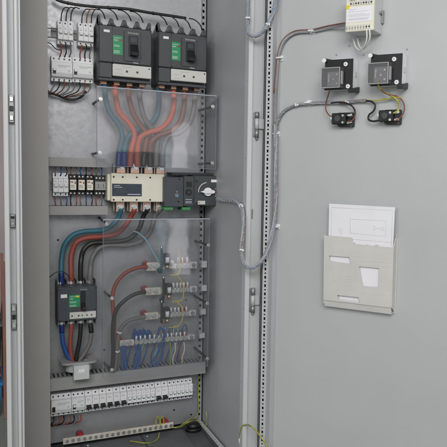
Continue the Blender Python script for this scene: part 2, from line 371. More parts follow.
# right front post
bm = BM(); a, b = XW, P(263, 120, YF).x
pf = [(a, YF+.03), (a, YF-.001), (a+.001, YF-.003), (a+.0115, YF-.011), (a+.0135, YF-.011), (a+.0150, YF-.004), (b-.001, YF-.004), (b, YF-.003), (b, YF+.08), (b-.01, YF+.08), (b-.01, YF+.03)]
prism_z(bm, ZF-.08, ZT, pf); rp = cpart('front_post', bm, 'paint_post')
for k in range(22):
    zc = ZF+.05+k*.09; bm = BM(); cyl(bm, (a-.001, YF+.012, zc), (a+.0005, YF+.012, zc), .0025, 6); 
    if k % 3 == 0: cpart('wall_rivet', bm, 'steel_dk', rp)
    else: bm.free()
for px, y0, y1, y2, y3 in ((257, 112, 118.5, 129, 137.5), (253, 288, 295.3, 305.5, 312.5)):
    c = P(px, y1, YF-.012); bm = BM(); zz = [P(px, q, YF-.012).z for q in (y0, y1, y2, y3)]
    cyl(bm, (c.x, YF-.012, zz[1]+.001), (c.x, YF-.012, zz[0]), .0075, 12); cyl(bm, (c.x, YF-.012, zz[3]), (c.x, YF-.012, zz[2]-.001), .0075, 12)
    cyl(bm, (c.x, YF-.012, zz[3]-.008), (c.x, YF-.012, zz[3]), .004, 10); box(bm, c.x-.012, c.x+.004, YF-.0045, YF-.0075, zz[3]+.002, zz[0]-.002, .001)
    h = cpart('hinge', bm, 'steel_dk', rp)
    bm = BM(); cyl(bm, (c.x, YF-.012, zz[2]), (c.x, YF-.012, zz[1]), .007, 12); box(bm, c.x+.004, c.x+.026, YF-.009, YF-.014, zz[2]+.001, zz[1]-.001, .001); cpart('hinge_leaf', bm, 'paint_post', h)
q0, q1 = P(252.3, 209, YF-.005), P(252.3, 219, YF-.005); bm = BM(); box(bm, q0.x-.003, q0.x+.003, YF-.003, YF-.0048, q1.z, q0.z); cpart('slot_cover', bm, 'steel_dk', rp)
bm = BM(); box(bm, b+.0005, b+.004, YF-.006, YF+.01, ZF-.06, ZT-.01); cpart('gasket', bm, 'gasket', rp)
# the door (local x = along the door, -y = towards the inside)
door = bpy.data.objects.new('door', None); scene.collection.objects.link(door); door.parent = cab; door.location = D0-cab_loc; door.rotation_euler = (0, 0, DROT)
DW = .80
def dpart(name, bm, m): return mk(name, bm, m, door)
sA = S(275.3, 120)[0]
bm = BM(); box(bm, .012, DW, 0, .0025, ZF-.06, ZT-.01, .001); box(bm, .012, .0145, .003, .022, ZF-.06, ZT-.01); dpart('door_sheet', bm, 'paint')
bm = BM(); box(bm, DW-.03, DW, -.02, -.0005, ZF-.06, ZT-.01, .002); box(bm, sA+.01, DW-.032, -.02, -.0005, ZT-.06, ZT-.01, .002); dpart('door_frame', bm, 'paint')
s0, s1 = S(265.6, 120, .020)[0], S(271.2, 120, .020)[0]
bm = BM(); box(bm, s0-.005, s0-.001, -.020, -.0005, ZF-.05, ZT-.015); dpart('door_gasket', bm, 'gasket')
hs = []; z = ZF; sm = (s0+s1)/2
while z < ZT-.05: hs += [(z, z+.010), (z+.0175, z+.022)]; z += .0295
o = railsheet('perforated_rail', s0, s1, ZF-.05, ZT-.015, [(sm-.0042, sm+.0034, hs)], .002, 'paint_post', door); o.location = (0, -.020, 0)
bm = BM(); box(bm, s0, s1-.001, -.010, -.008, ZF-.05, ZT-.015); dpart('rail_hole_shade', bm, 'black')  # black backing that paints the shade inside the rail holes
bm = BM(); prism_z(bm, ZF-.05, ZT-.015, [(s1+.0002, -.021), (s1+.003, -.021), (s1+.005, -.002), (s1+.022, -.002), (s1+.022, -.0003), (s1+.0002, -.0003)]); dpart('rail_flange', bm, 'paint_shaded')

# ------------------------------------------------------------------ wiring ducts
def duct(label, pxl, pxr, py0, py1, dep, slots_top=False, slots_bot=False, x1=None):
    A, B = P(pxl, py0, -dep), P(pxl, py1, -dep); X0 = A.x-.03; X1 = x1 or P(pxr, py0, -dep).x; H = A.z-B.z; L = X1-X0
    t = thing('wiring_duct', label, 'wiring duct', (X0, 0, B.z), 'slotted wiring ducts')
    bm = BM(); box(bm, 0, L, -.0005, -.003, .001, H-.001); mk('duct_base', bm, 'duct', t)
    bm = BM(); prism_x(bm, 0, L, [(-dep, 0), (-dep, H), (-dep+.008, H), (-dep+.008, H-.0015), (-dep+.002, H-.0015), (-dep+.002, .0015), (-dep+.008, .0015), (-dep+.008, 0)]); mk('duct_lid', bm, 'duct', t)
    for zz, on in ((H-.0018, slots_top), (.0002, slots_bot)):
        pit = .0155; n = int(L/pit); bm = BM()
        for i in range(n): box(bm, i*pit, i*pit+.0085, -.0035, -dep+.0085, zz, zz+.0016)
        box(bm, 0, L, -dep+.0088, -dep+.016, zz+.0001, zz+.0014)
        f = mk('slotted_wall', bm, 'duct', t)
    bm = BM(); box(bm, .002, L-.002, -.0032, -.006, .003, H-.003); mk('duct_shade', bm, 'duct_dark', t)  # added dark sheet in place of shade within the duct
    return t
duct('grey slotted wiring duct above the white breaker and relay row', 49.4, 107.6, 157, 166, .07)
duct('grey wiring duct under the relay row beside the cream switch', 49.4, 107.6, 206, 215, .07)
duct('long grey slotted wiring duct across the cabinet above the bottom breaker row', 51, 203, 379, 391.5, .08, x1=P(205.5, 363, -.08).x)

def din(label, pxl, pxr, py):
    A = P(pxl, py, -.01); B = P(pxr, py, -.01)
    t = thing('din_rail', label, 'rail', (A.x, 0, A.z-.0175), 'mounting rails behind the breakers')
    bm = BM(); L = B.x-A.x; prism_x(bm, 0, L, [(-.0005, .010), (-.0005, .025), (-.006, .025), (-.006, .035), (-.0075, .035), (-.0075, .0235), (-.002, .0235), (-.002, .0115), (-.0075, .0115), (-.0075, 0), (-.006, 0), (-.006, .010)]); mk('rail', bm, 'duct', t)
din('steel rail behind the two small three pole breakers at the top', 51, 95.5, 32)
din('steel rail behind the pair of wide residual current breakers', 50, 95, 67.5)
din('steel rail behind the relays in the middle row', 50.5, 107, 185)
din('steel rail carrying the long bottom breaker row', 50, 195.5, 406)

# ------------------------------------------------------------------ modular breakers
def modular(w, n, lever='white', style='mcb', h=.085):
    """a rail mounted device of n poles and total width w, front at y = -.066"""
    t = bpy.data.objects.new('breaker', None); scene.collection.objects.link(t); t.empty_display_size = .02
    pw = w/n
    prof = [(-.008, 0), (-.046, 0), (-.046, h*.15), (-.062, h*.17), (-.062, h*.75), (-.046, h*.78), (-.046, h), (-.008, h)]
    if style == 'rcd':
        bm = BM(); prism_x(bm, .0003, w-.0003, prof, .0008); mk('housing', bm, 'white', t)
        bm = BM(); box(bm, .001, w-.001, -.0622, -.0632, h*.19, h*.33); mk('lower_band', bm, 'white2', t)
        bm = BM(); box(bm, .022, w-.006, -.0622, -.0626, h*.60, h*.612); box(bm, .022, w*.7, -.0622, -.0626, h*.545, h*.552); mk('printed_line', bm, 'conn', t)
        bm = BM(); box(bm, .004, .015, -.0634, -.0640, h*.27, h*.48); mk('lever_slot', bm, 'black', t)
        bm = BM(); box(bm, .005, .014, -.0642, -.074, h*.38 if lever == 'white' else h*.29, h*.47 if lever == 'white' else h*.37, .001); mk('lever', bm, 'white' if lever == 'white' else 'black', t)
        bm = BM(); disc(bm, w-.012, h*.42, -.0622, .0035, .002); mk('test_button', bm, 'white2', t)
    else:
        for i in range(n):
            bm = BM(); prism_x(bm, i*pw+.0003, (i+1)*pw-.0003, prof, .0007); mk('pole', bm, 'white', t)
            cx = (i+.5)*pw
            bm = BM(); box(bm, cx-pw*.36, cx+pw*.36, -.0622, -.0628, *((h*.22, h*.38) if lever == 'black' else (h*.40, h*.54))); mk('lever_slot', bm, 'black' if lever == 'black' else 'white2', t)
            if lever == 'black':
                bm = BM(); box(bm, cx-pw*.34, cx+pw*.34, -.063, -.077, h*.235, h*.35, .001); mk('lever', bm, 'black', t)
            else:
                bm = BM(); box(bm, cx-pw*.3, cx+pw*.3, -.063, -.073, h*.41, h*.52, .001); mk('lever', bm, 'white', t)
            bm = BM(); box(bm, cx-pw*.25, cx+pw*.2, -.0622, -.0626, h*.60, h*.63); box(bm, cx-pw*.25, cx+pw*.05, -.0622, -.0626, h*.65, h*.665); mk('printed_line', bm, 'ink_pale', t)
            if style == 'green':
                bm = BM(); box(bm, cx-pw*.2, cx+pw*.2, -.0622, -.0627, h*.33, h*.39); mk('green_mark', bm, 'conn', t)
        if lever == 'black':
            bm = BM(); box(bm, .001, w-.001, -.0622, -.0632, h*.185, h*.215); mk('lever_recess', bm, 'black', t)
        elif style == 'green':
            bm = BM(); box(bm, .001, w-.001, -.0622, -.0632, h*.175, h*.21); mk('lever_recess', bm, 'black', t)
    nt_ = n
    for i in range(nt_):
        for zz in (h*.075, h*.885):
            bm = BM(); disc(bm, (i+.5)*w/nt_, zz, -.0458, .0031, .0008, 10); mk('terminal_screw', bm, 'black', t)
    return t
def place(proto, used, name, label, cat, loc, group):
    o = copy_tree(proto) if used else proto
    o.name = name; o.location = loc; return tag(o, label, cat, group)
def rowdev(proto, used, pxl, pyb, label, cat, group, name):
    q = P(pxl, pyb, -.046); return place(proto, used, name, label, cat, (q.x, 0, q.z), group)
w3 = P(73, 43, -.06).x-P(57.4, 43, -.06).x
p3 = modular(w3, 3); g = 'small three pole breakers'
rowdev(p3, 0, 57.4, 43.6, 'small white three pole breaker at the very top left, left of its pair', 'breaker', g, 'three_pole_breaker')
rowdev(p3, 1, 78, 45.2, 'small white three pole breaker at the top, beside the left large charcoal breaker', 'breaker', g, 'three_pole_breaker')
rowdev(p3, 1, 52.8, 195.8, 'small white three pole breaker at the left end of the relay row', 'breaker', g, 'three_pole_breaker')
w4 = P(72, 80, -.06).x-P(51, 80, -.06).x
p4 = modular(w4, 4, 'white', 'rcd', .092); g = 'wide residual current breakers'
rowdev(p4, 0, 51.2, 80.8, 'wide white residual current breaker at the top left edge, left of its twin', 'breaker', g, 'residual_current_breaker')
rowdev(p4, 1, 72.3, 81.9, 'wide white residual current breaker beside the left large breaker, right of its twin', 'breaker', g, 'residual_current_breaker')
# bottom row
zb = P(51, 416.6, -.046).z
def rowx(px): return P(px, 405, -.06).x
g = 'devices of the long bottom breaker row'
pr = modular(rowx(71.5)-rowx(51), 4, 'black', 'rcd'); place(pr, 0, 'residual_current_breaker', 'residual current breaker with small black lever at left end of bottom row', 'breaker', (rowx(51), 0, zb), g)
pr = modular(rowx(85)-rowx(71.7), 3, 'white', 'rcd'); place(pr, 0, 'residual_current_breaker', 'plain white three pole device left of the six wide black levers, bottom row', 'breaker', (rowx(71.7), 0, zb), g)
def run(px0, px1, n, lever, style, desc, name='miniature_breaker'):
    xa, xb = rowx(px0), rowx(px1); w = (xb-xa)/n; pr = modular(w-.0003, 1, lever, style)
    for i in range(n):
        nm = ORD[i] if i else 'leftmost'
        if i == n-1: nm = 'rightmost'
        place(pr, i, name, f'{nm} {desc}', 'breaker', (xa+i*w, 0, zb), g)
run(85.2, 127, 6, 'black', 'mcb', 'white breaker in the run of six wide black levers, bottom row')
run(127.2, 155, 6, 'white', 'green', 'slim green marked breaker between the black lever groups, bottom row')
run(155.2, 168, 2, 'black', 'mcb', 'white breaker of the black lever pair right of centre in the bottom row')
run(168.2, 192.6, 6, 'white', 'green', 'slim green marked breaker at the right end of the bottom row')

# ------------------------------------------------------------------ relays and timer in the middle row
def relay():
    t = bpy.data.objects.new('relay', None); scene.collection.objects.link(t); t.empty_display_size = .02
    w = RW; h = .078
    bm = BM(); prism_x(bm, .0004, w-.0004, [(-.008, 0), (-.034, 0), (-.034, .016), (-.048, .018), (-.048, .060), (-.034, .062), (-.034, h), (-.008, h)], .0006); mk('socket', bm, 'black', t)
    bm = BM(); box(bm, w*.08, w*.82, -.0485, -.066, .020, .058, .001); mk('relay_body', bm, 'cream', t)
    bm = BM(); box(bm, w*.14, w*.45, -.0664, -.067, .048, .052); mk('print_mark', bm, 'red', t)
    bm = BM(); box(bm, w*.14, w*.62, -.0664, -.0668, .030, .0315); box(bm, w*.14, w*.56, -.0664, -.0668, .036, .0375); box(bm, w*.62, w*.76, -.0664, -.0668, .043, .051); mk('print_line', bm, 'ink', t)
    for i in range(2):
        for zz in (.007, .070):
            bm = BM(); disc(bm, w*(.28+.44*i), zz, -.0338, .003, .001, 8); mk('terminal_screw', bm, 'steel', t)
    return t
RW = P(77.3, 190, -.05).x-P(69, 190, -.05).x
pr = relay(); zr = P(69, 195, -.034).z
for i, (px, d) in enumerate(((69, 'left'), (77.5, 'middle'), (86, 'right'))):
    place(pr, i, 'plug_in_relay', f'{d} one of three cream faced relays on black sockets in the middle row', 'relay', (P(px, 190, -.05).x, 0, zr), 'plug in relays')
xa, xb = P(94.4, 190, -.05).x, P(105.6, 190, -.05).x; w = xb-xa
t = thing('timer_relay', 'grey timer with two round dials at the right end of the relay row', 'timer', (xa, 0, zr))
bm = BM(); box(bm, 0, w, -.008, -.045, 0, .076, .001); mk('socket', bm, 'black', t)
bm = BM(); box(bm, .001, w-.001, -.0455, -.064, .020, .053, .0015); mk('housing', bm, 'duct', t)
for f in (.30, .74):
    bm = BM(); disc(bm, w*f, .037, -.0642, .0085, .003, 16); k = mk('dial', bm, 'steel_dk', t)
    bm = BM(); box(bm, w*f-.001, w*f+.001, -.0674, -.068, .031, .043); mk('dial_pointer', bm, 'black', k)
for i in range(3):
    for zz in (.008, .066):
        bm = BM(); disc(bm, w*(.2+.3*i), zz, -.0452, .0032, .001, 8); mk('terminal_screw', bm, 'steel', t)

# ------------------------------------------------------------------ moulded case breakers
def big_breaker(label, pxl, pxr, pyt, pyb, yf):
    A, B = P(pxl, pyt, -yf), P(pxl, pyb, -yf); W = P(pxr, pyb, -yf).x-A.x; H = A.z-B.z
    t = thing('moulded_case_breaker', label, 'circuit breaker', (A.x, 0, B.z), 'large charcoal moulded case breakers')
    c = yf
    bm = BM(); box(bm, 0, W, -.004, -c*.80, 0, H*.985, .002); mk('case', bm, 'dark', t)
    bm = BM(); box(bm, 0, W, -c*.8-.0003, -c, H*.30, H*.97, .003); mk('front_cover', bm, 'dark', t)
    bm = BM(); box(bm, .001, W*.245, -c*.8-.0003, -c+.002, .004, H*.293, .002); mk('lower_cover', bm, 'dark', t)
    bm = BM(); box(bm, W*.002, W*.998, -c*.8-.0003, -c+.006, -.006, .003, .001); mk('lower_edge', bm, 'dark2', t)
    # trip unit
    bm = BM(); box(bm, W*.255, W-.001, -c*.8-.0003, -c-.001, .012, H*.285, .002); tr = mk('trip_unit', bm, 'beige', t)
    for f in (.52, .72):
        bm = BM(); disc(bm, W*f, H*.16, -c-.0012, .004, .002, 10); mk('dial', bm, 'navy', tr)
    bm = BM(); disc(bm, W*.95, H*.24, -c-.0012, .0025, .0015, 8); mk('screw', bm, 'black', tr)
    bm = BM(); box(bm, W*.30, W*.42, -c-.0012, -c-.0018, H*.18, H*.19); box(bm, W*.44, W*.62, -c-.0012, -c-.0018, H*.235, H*.242); box(bm, W*.30, W*.44, -c-.0012, -c-.0018, H*.105, H*.112); mk('print_line', bm, 'ink_pale', tr)
    # seams and handle
    bm = BM(); box(bm, W*.248, W*.252, -c-.0002, -c-.0012, H*.31, H*.96); mk('cover_seam', bm, 'black', t)
    bm = BM(); box(bm, W*.452, W*.456, -c-.0002, -c-.0012, H*.31, H*.90); mk('cover_seam', bm, 'black', t)
    bm = BM(); box(bm, W*.47, W*.78, -c-.0002, -c-.004, H*.35, H*.90, .002); mk('handle_panel', bm, 'dark', t)
    bm = BM(); box(bm, W*.55, W*.73, -c-.0042, -c-.007, H*.44, H*.82, .001); esc = mk('handle_escutcheon', bm, 'black', t)
    bm = BM(); prism_x(bm, W*.575, W*.715, [(-c-.0075, H*.47), (-c-.034, H*.44), (-c-.036, H*.50), (-c-.012, H*.66), (-c-.0075, H*.66)], .0015); mk('handle', bm, 'black', t)
    bm = BM(); box(bm, W*.59, W*.70, -c-.0072, -c-.0078, H*.70, H*.79); mk('position_window', bm, 'navy', t)
    # labels
    bm = BM(); box(bm, W*.26, W*.44, -c-.0002, -c-.001, H*.45, H*.80); lb = mk('green_label', bm, 'green', t)
    text('lettering', 'COMPACT', .0052, 'paper', lb, (W*.275, -c-.0012, H*.745))
    text('lettering', 'NSX', .0075, 'paper', lb, (W*.275, -c-.0012, H*.70))
    bm = BM(); box(bm, W*.385, W*.432, -c-.0011, -c-.0013, H*.705, H*.735); mk('red_flash', bm, 'red', lb)
    bm = BM()
    for q in (.62, .60, .52, .50, .48): box(bm, W*.275, W*(.40-.3*abs(q-.55)), -c-.0011, -c-.0013, H*q, H*(q+.006))
    mk('print_line', bm, 'paper', lb)
    text('lettering', 'Schneider', .0105, 'ink_pale', t, (W*.53, -c-.0045, H*.855))
    bm = BM(); box(bm, W*.09, W*.20, -c-.0002, -c-.0009, H*.84, H*.885); mk('name_sticker', bm, 'paper', t)
    bm = BM(); box(bm, W*.64, W*.74, -c-.0002, -c-.0009, H*.325, H*.34); mk('rating_print', bm, 'ink_pale', t)
    bm = BM(); box(bm, W*.48, W*.51, -c-.0002, -c-.0012, H*.34, H*.365); mk('trip_button', bm, 'red', t)
    for fx, fz in ((.262, .33), (.98, .33), (.262, .95), (.98, .95)):
        bm = BM(); disc(bm, W*fx, H*fz, -c-.0002, .0028, .001, 8); mk('cover_screw', bm, 'black', t)
    # phase barriers along the top with terminals between
    for i in range(5):
        x = W*(.0+.245*i); x0_, x1_ = max(0, x-.004), min(W, x+.006); hh = .036 if i == 0 else .028
        bm = BM(); prism_x(bm, x0_, x1_, [(-.01, H*.985), (-c*.55, H*.985), (-c*.86, H*.985), (-c*.92, H*.985+.004), (-c*.80, H*.985+hh), (-c*.70, H*.985+hh*.92), (-c*.35, H*.985+hh*.35), (-.01, H*.985+hh*.2)], .001); mk('phase_barrier', bm, 'dark', t)
        fl = .017; bm = BM(); zz = H*.985+.0005; prism_y(bm, -c*.90, -c*.62, [(max(0, x-fl), zz), (min(W, x+fl), zz), (min(W, x+.008), zz+.009), (min(W, x+.0065), zz+hh*.8), (max(0, x-.0045), zz+hh*.8), (max(0, x-.006), zz+.009)], .001); mk('barrier_root', bm, 'dark', t)
        if i < 4:
            xm = W*(.0+.245*(i+.5)); bm = BM(); prism_y(bm, -c*.80, -c*.35, [(xm-W*.085, H*.986), (xm+W*.085, H*.986), (xm+W*.085, H*.986+.006), (xm+W*.05, H*.986+.002), (xm-W*.05, H*.986+.002), (xm-W*.085, H*.986+.006)]); te = mk('terminal', bm, 'dark2', t)
            bm = BM(); box(bm, xm-W*.05, xm+W*.05, -c*.35, -c*.1, H*.986, H*.986+.012); mk('terminal_pad', bm, 'tin', te)
    # terminals below
    for i in range(4):
        xm = W*(.125+.245*i); bm = BM(); box(bm, xm-.011, xm+.011, -c*.38, -c*.68, -.016, -.0002, .001); mk('lower_terminal', bm, 'copper', t)
    return t
big_breaker('large charcoal circuit breaker with green label, left one of the pair at the top', 98.8, 151.6, 22.2, 77.8, .13)
big_breaker('large charcoal circuit breaker with green label, right one of the pair by the right wall', 158.8, 206.6, 29.5, 82.3, .13)

# the smaller breaker lower left
A, B = P(57.3, 287.5, -.10), P(57.3, 322.3, -.10); W = P(96.9, 322, -.1).x-A.x; H = A.z-B.z; c = .10
t = thing('moulded_case_breaker', 'smaller charcoal circuit breaker with green label at lower left, cables above and below', 'circuit breaker', (A.x, 0, B.z))
bm = BM(); box(bm, 0, W, -.004, -c*.72, -.006, H+.004, .002); mk('case', bm, 'dark', t)
bm = BM(); box(bm, .0, W, -c*.72-.0003, -c, 0, H, .003); mk('front_cover', bm, 'dark2', t)
bm = BM(); box(bm, W*.30, W*.975, -c-.0002, -c-.003, H*.065, H*.26, .001); tr = mk('trip_unit', bm, 'beige', t)
for f, m_ in ((.36, 'navy'), (.53, 'navy'), (.62, 'green'), (.74, 'ink'), (.86, 'ink')):
    bm = BM(); disc(bm, W*f, H*.155, -c-.0032, .003, .0012, 8); mk('dial', bm, m_, tr)
bm = BM(); box(bm, W*.29, W*.565, -c-.0002, -c-.001, H*.40, H*.76); lb = mk('green_label', bm, 'green', t)
text('lettering', 'COMPACT', .0046, 'paper', lb, (W*.305, -c-.0012, H*.70)); text('lettering', 'NSX', .0065, 'paper', lb, (W*.305, -c-.0012, H*.63))
bm = BM(); box(bm, W*.46, W*.55, -c-.0011, -c-.0013, H*.69, H*.735); mk('yellow_flash', bm, 'yellow', lb)
bm = BM()
for q in (.56, .53, .46, .43): box(bm, W*.305, W*.47, -c-.0011, -c-.0013, H*q, H*(q+.009))
mk('print_line', bm, 'paper', lb)
bm = BM(); box(bm, W*.585, W*.70, -c-.0002, -c-.004, H*.30, H*.86, .001); mk('handle_escutcheon', bm, 'black', t)
bm = BM(); prism_x(bm, W*.60, W*.685, [(-c-.0042, H*.36), (-c-.026, H*.33), (-c-.027, H*.39), (-c-.010, H*.52), (-c-.0042, H*.52)], .001); mk('handle', bm, 'black', t)
bm = BM(); box(bm, W*.54, W*.58, -c-.0002, -c-.0015, H*.30, H*.345); mk('trip_button', bm, 'red', t)
text('lettering', 'Schneider', .0065, 'ink_pale', t, (W*.575, -c-.0005, H*.89))
bm = BM(); box(bm, W*.085, W*.24, -c-.0002, -c-.0009, H*.69, H*.79); mk('name_sticker', bm, 'paper', t)
for fx, fz in ((.04, .05), (.04, .93), (.96, .3), (.96, .93)):
    bm = BM(); disc(bm, W*fx, H*fz, -c-.0002, .0025, .001, 8); mk('cover_screw', bm, 'black', t)
for i in range(4):
    xm = W*(.12+.245*i)
    for zz, sgn in ((H+.0042, 1), (-.0062, -1)):
        bm = BM(); box(bm, xm-.013, xm+.013, -.03, -c*.66, zz, zz+sgn*.012, .001); te = mk('terminal', bm, 'steel_dk', t)
        bm = BM(); cyl(bm, (xm, -c*.66-.0002, zz+sgn*.006), (xm, -c*.66-.006, zz+sgn*.006), .006, 8); mk('bolt', bm, 'steel', te)
for i in range(5):
    x = min(W-.004, max(0, W*(-.003+.245*i)))
    for zz, sgn in ((H+.0042, 1), (-.0062, -1)):
        bm = BM(); box(bm, x, x+.004, -.02, -c*.74, zz, zz+sgn*.016, .001); mk('phase_barrier', bm, 'dark', t)

# ------------------------------------------------------------------ changeover switch with its motor block
yf = .10
A, B = P(111.2, 173, -yf), P(111.2, 201.8, -yf); W = P(164.4, 190, -yf).x-A.x; H = A.z-B.z
t = thing('changeover_switch', 'cream four pole changeover switch with dark nameplate and copper terminals in the centre', 'switch', (A.x, 0, B.z))
bm = BM(); box(bm, 0, W, -.02, -yf, 0, H, .002); mk('housing', bm, 'cream', t)
bm = BM(); box(bm, -.012, -.0003, -.02, -yf+.014, .004, H-.004, .002); mk('side_flange', bm, 'cream', t)
bm = BM(); box(bm, .003, W*.565, -yf-.0003, -yf-.0012, H*.20, H*.635); np_ = mk('nameplate', bm, 'navy', t)
bm = BM(); box(bm, W*.30, W*.54, -yf-.0013, -yf-.0015, H*.25, H*.28); box(bm, W*.05, W*.2, -yf-.0013, -yf-.0015, H*.5, H*.52); box(bm, W*.05, W*.16, -yf-.0013, -yf-.0015, H*.56, H*.58); mk('print_line', bm, 'ink_pale', np_)
for f in (.045, .21, .47, .725):
    for zz in (.075, .87):
        bm = BM(); disc(bm, W*f, H*zz, -yf-.0002, .0035, .001, 8); mk('screw_hole', bm, 'black', t)
for i in range(4):
    for top in (1, 0):
        xm = W*((.215, .475, .735, .965)[i] if top else (.20, .455, .705, .955)[i]); z0_, z1_ = (H+.0005, H+.040) if top else (-.040, -.0005)
        bm = BM(); box(bm, xm-.0165, xm+.0165, -.055, -.062, z0_, z1_, .001); te = mk('terminal', bm, 'copper', t)
        zc = (z0_+z1_)/2+(.004 if top else -.003)
        bm = BM(); cyl(bm, (xm, -.0622, zc), (xm, -.0655, zc), .013, 16); mk('washer', bm, 'steel', te)
        bm = BM(); cyl(bm, (xm, -.0657, zc), (xm, -.074, zc), .0082, 6); mk('bolt', bm, 'steel', te)
for f in (.08, .34, .60, .85):
    for z0_, z1_ in ((H+.0005, H+.036), (-.036, -.0005)):
        bm = BM(); box(bm, W*f-.0018, W*f+.0018, -.03, -.066, z0_, z1_, .0005); mk('phase_barrier', bm, 'duct', t)
# motor block
ym = .132
A2, B2 = P(164.6, 176.8, -ym), P(164.6, 207, -ym); W2 = P(217.6, 190, -ym).x-A2.x; H2 = A2.z-B2.z
t = thing('motor_operator', 'charcoal motor drive with white rotary knob beside the cream changeover switch', 'switch drive', (A2.x, 0, B2.z))
bm = BM(); box(bm, 0, W2*.35, -.02, -ym, 0, H2, .002); mk('terminal_housing', bm, 'dark2', t)
bm = BM(); box(bm, W2*.352, W2*.545, -.02, -ym-.003, .004, H2+.005, .002); mk('control_housing', bm, 'dark', t)
bm = BM(); box(bm, W2*.547, W2, -.02, -ym-.004, .005, H2+.008, .003); mk('drive_housing', bm, 'dark', t)
bm = BM(); box(bm, W2*.17, W2*.995, -.02, -ym+.03, H2+.0085, H2+.018, .002); mk('top_ridge', bm, 'dark', t)
f0 = -ym-.0032
bm = BM(); box(bm, W2*.395, W2*.50, f0, f0-.0015, H2*.68, H2*.85); w_ = mk('window', bm, 'black', t)
bm = BM(); disc(bm, W2*.44, H2*.50, f0, .0125, .004, 18); k = mk('key_socket', bm, 'black', t)
bm = BM(); disc(bm, W2*.44, H2*.50, f0-.0042, .005, .001, 6); mk('key_slot', bm, 'dark2', k)
bm = BM(); box(bm, W2*.365, W2*.53, f0, f0-.0012, H2*.10, H2*.32); lb = mk('rating_label', bm, 'navy', t)
bm = BM()
for q in (.13, .18, .25): box(bm, W2*.38, W2*.50, f0-.0013, f0-.0016, H2*q, H2*(q+.02))
mk('print_line', bm, 'ink_pale', lb)
f1 = -ym-.0042; kx, kz = W2*.795, H2*.525
bm = BM(); disc(bm, kx, kz, f1, .0165, .012, 20); kn = mk('knob', bm, 'white', t)
bm = BM(); prism_y(bm, f1-.0122, f1-.020, [(kx-.034, kz), (kx-.012, kz-.007), (kx+.020, kz-.007), (kx+.028, kz), (kx+.020, kz+.007), (kx-.012, kz+.007)], .001); mk('knob_grip', bm, 'white', kn)
bm = BM(); pts = [(kx+.036*math.cos(a), f1-.0005, kz+.036*math.sin(a)) for a in [R_(95+9*i) for i in range(11)]]; tube(bm, pts, .0015, 6); mk('scale_arc', bm, 'paper', t)
bm = BM(); box(bm, W2*.865, W2*.985, f1-.0002, f1-.001, H2*.85, H2*.94); mk('name_sticker', bm, 'paper', t)
bm = BM(); box(bm, W2*.615, W2*.755, f1-.0002, f1-.002, H2*.09, H2*.215, .0005); lb = mk('beige_tag', bm, 'beige', t)
bm = BM(); disc(bm, W2*.635, H2*.15, f1-.0022, .002, .0005, 8); mk('tag_hole', bm, 'black', lb)
for fx, fz in ((.585, .88), (.27, .93), (.255, .18), (.585, .12), (.95, .62), (.955, .45), (.95, .38)):
    bm = BM(); disc(bm, W2*fx, H2*fz, (f1 if fx > .54 else -ym)-.0002, .0042 if fx < .9 else .0018, .001, 8); mk('screw_hole' if fx < .9 else 'indicator_mark', bm, 'black' if fx < .9 else 'ink_pale', t)
bm = BM(); prism_y(bm, -ym-.0003, -ym-.001, [(W2*.20, H2*.33), (W2*.25, H2*.33), (W2*.26, H2*.44), (W2*.19, H2*.44)]); box(bm, W2*.21, W2*.24, -ym-.0003, -ym-.001, H2*.48, H2*.54); mk('lock_symbol', bm, 'symbol', t)
for xa_, xb_ in ((.0, .165), (.33, .49)):
    bm = BM(); box(bm, W2*xa_, W2*xb_, -.06, -ym+.004, -.013, -.0005, .001); gc = mk('plug_connector', bm, 'conn', t)
    for i in range(5):
        bm = BM(); disc(bm, W2*xa_+(W2*(xb_-xa_))*(i+.5)/5, -.007, -ym+.0038, .0018, .0008, 6); mk('screw', bm, 'steel_dk', gc)

# ------------------------------------------------------------------ upper power cables: large breakers down to the switch
YT = -.070
sets = [
 ('teal blue', 'c_teal', 'c_navy', 'left', [(104.5, 84), (105.5, 98), (110, 113), (118, 124), (122.3, 135), (119.5, 150), (118.3, 167)]),
 ('orange red', 'c_orange', 'c_red', 'left', [(115, 85), (116, 99), (120, 113), (129, 123), (134.5, 134), (131.2, 150), (130, 167)]),
 ('dark brown', 'c_brown', 'c_black', 'left', [(128, 86), (129, 98), (133.5, 114), (141, 126), (146.5, 134), (144.8, 150), (143.3, 167)]),
 ('pale grey', 'c_grey', 'c_grey', 'left', [(139, 87), (140, 100), (144, 117), (150.5, 127), (157.5, 136), (156.8, 150), (156, 167)]),
 ('teal blue', 'c_teal', 'c_navy', 'right', [(158.5, 90), (159, 102), (156.5, 116), (149, 125), (136, 130.5), (127, 139), (124.6, 150), (124, 167)]),
 ('orange red', 'c_orange', 'c_red', 'right', [(173.5, 91), (174, 104), (170, 119), (160, 129), (149, 132.5), (140.5, 137.5), (137.6, 150), (137.4, 167)]),
 ('brown', 'c_brown', 'c_black', 'right', [(184.5, 92), (184, 106), (180.5, 121), (171, 131), (159, 135.5), (151.5, 142), (150.3, 152), (150.3, 167)]),
 ('grey', 'c_grey', 'c_grey', 'right', [(195, 93), (194, 108), (189.5, 123), (180, 132.5), (168, 137), (163, 150), (162.3, 167)])]
for i, (cn, m_, sl, side, pts) in enumerate(sets):
    dep = -.065 if side == 'left' else (-.038 if 'blue' in cn else -.092)
    q = [P(x, y, (-.075 if j == 0 else dep if j < 4 else (dep+YT)/2 if j < 6 else YT)) for j, (x, y) in enumerate(pts)]
    cable('power_cable', f'thick {cn} cable curving from the {side} large breaker down to the changeover switch', q, .0104, m_, 'cable', 'thick cables between the large breakers and the switch', end=sl, slen=.055)
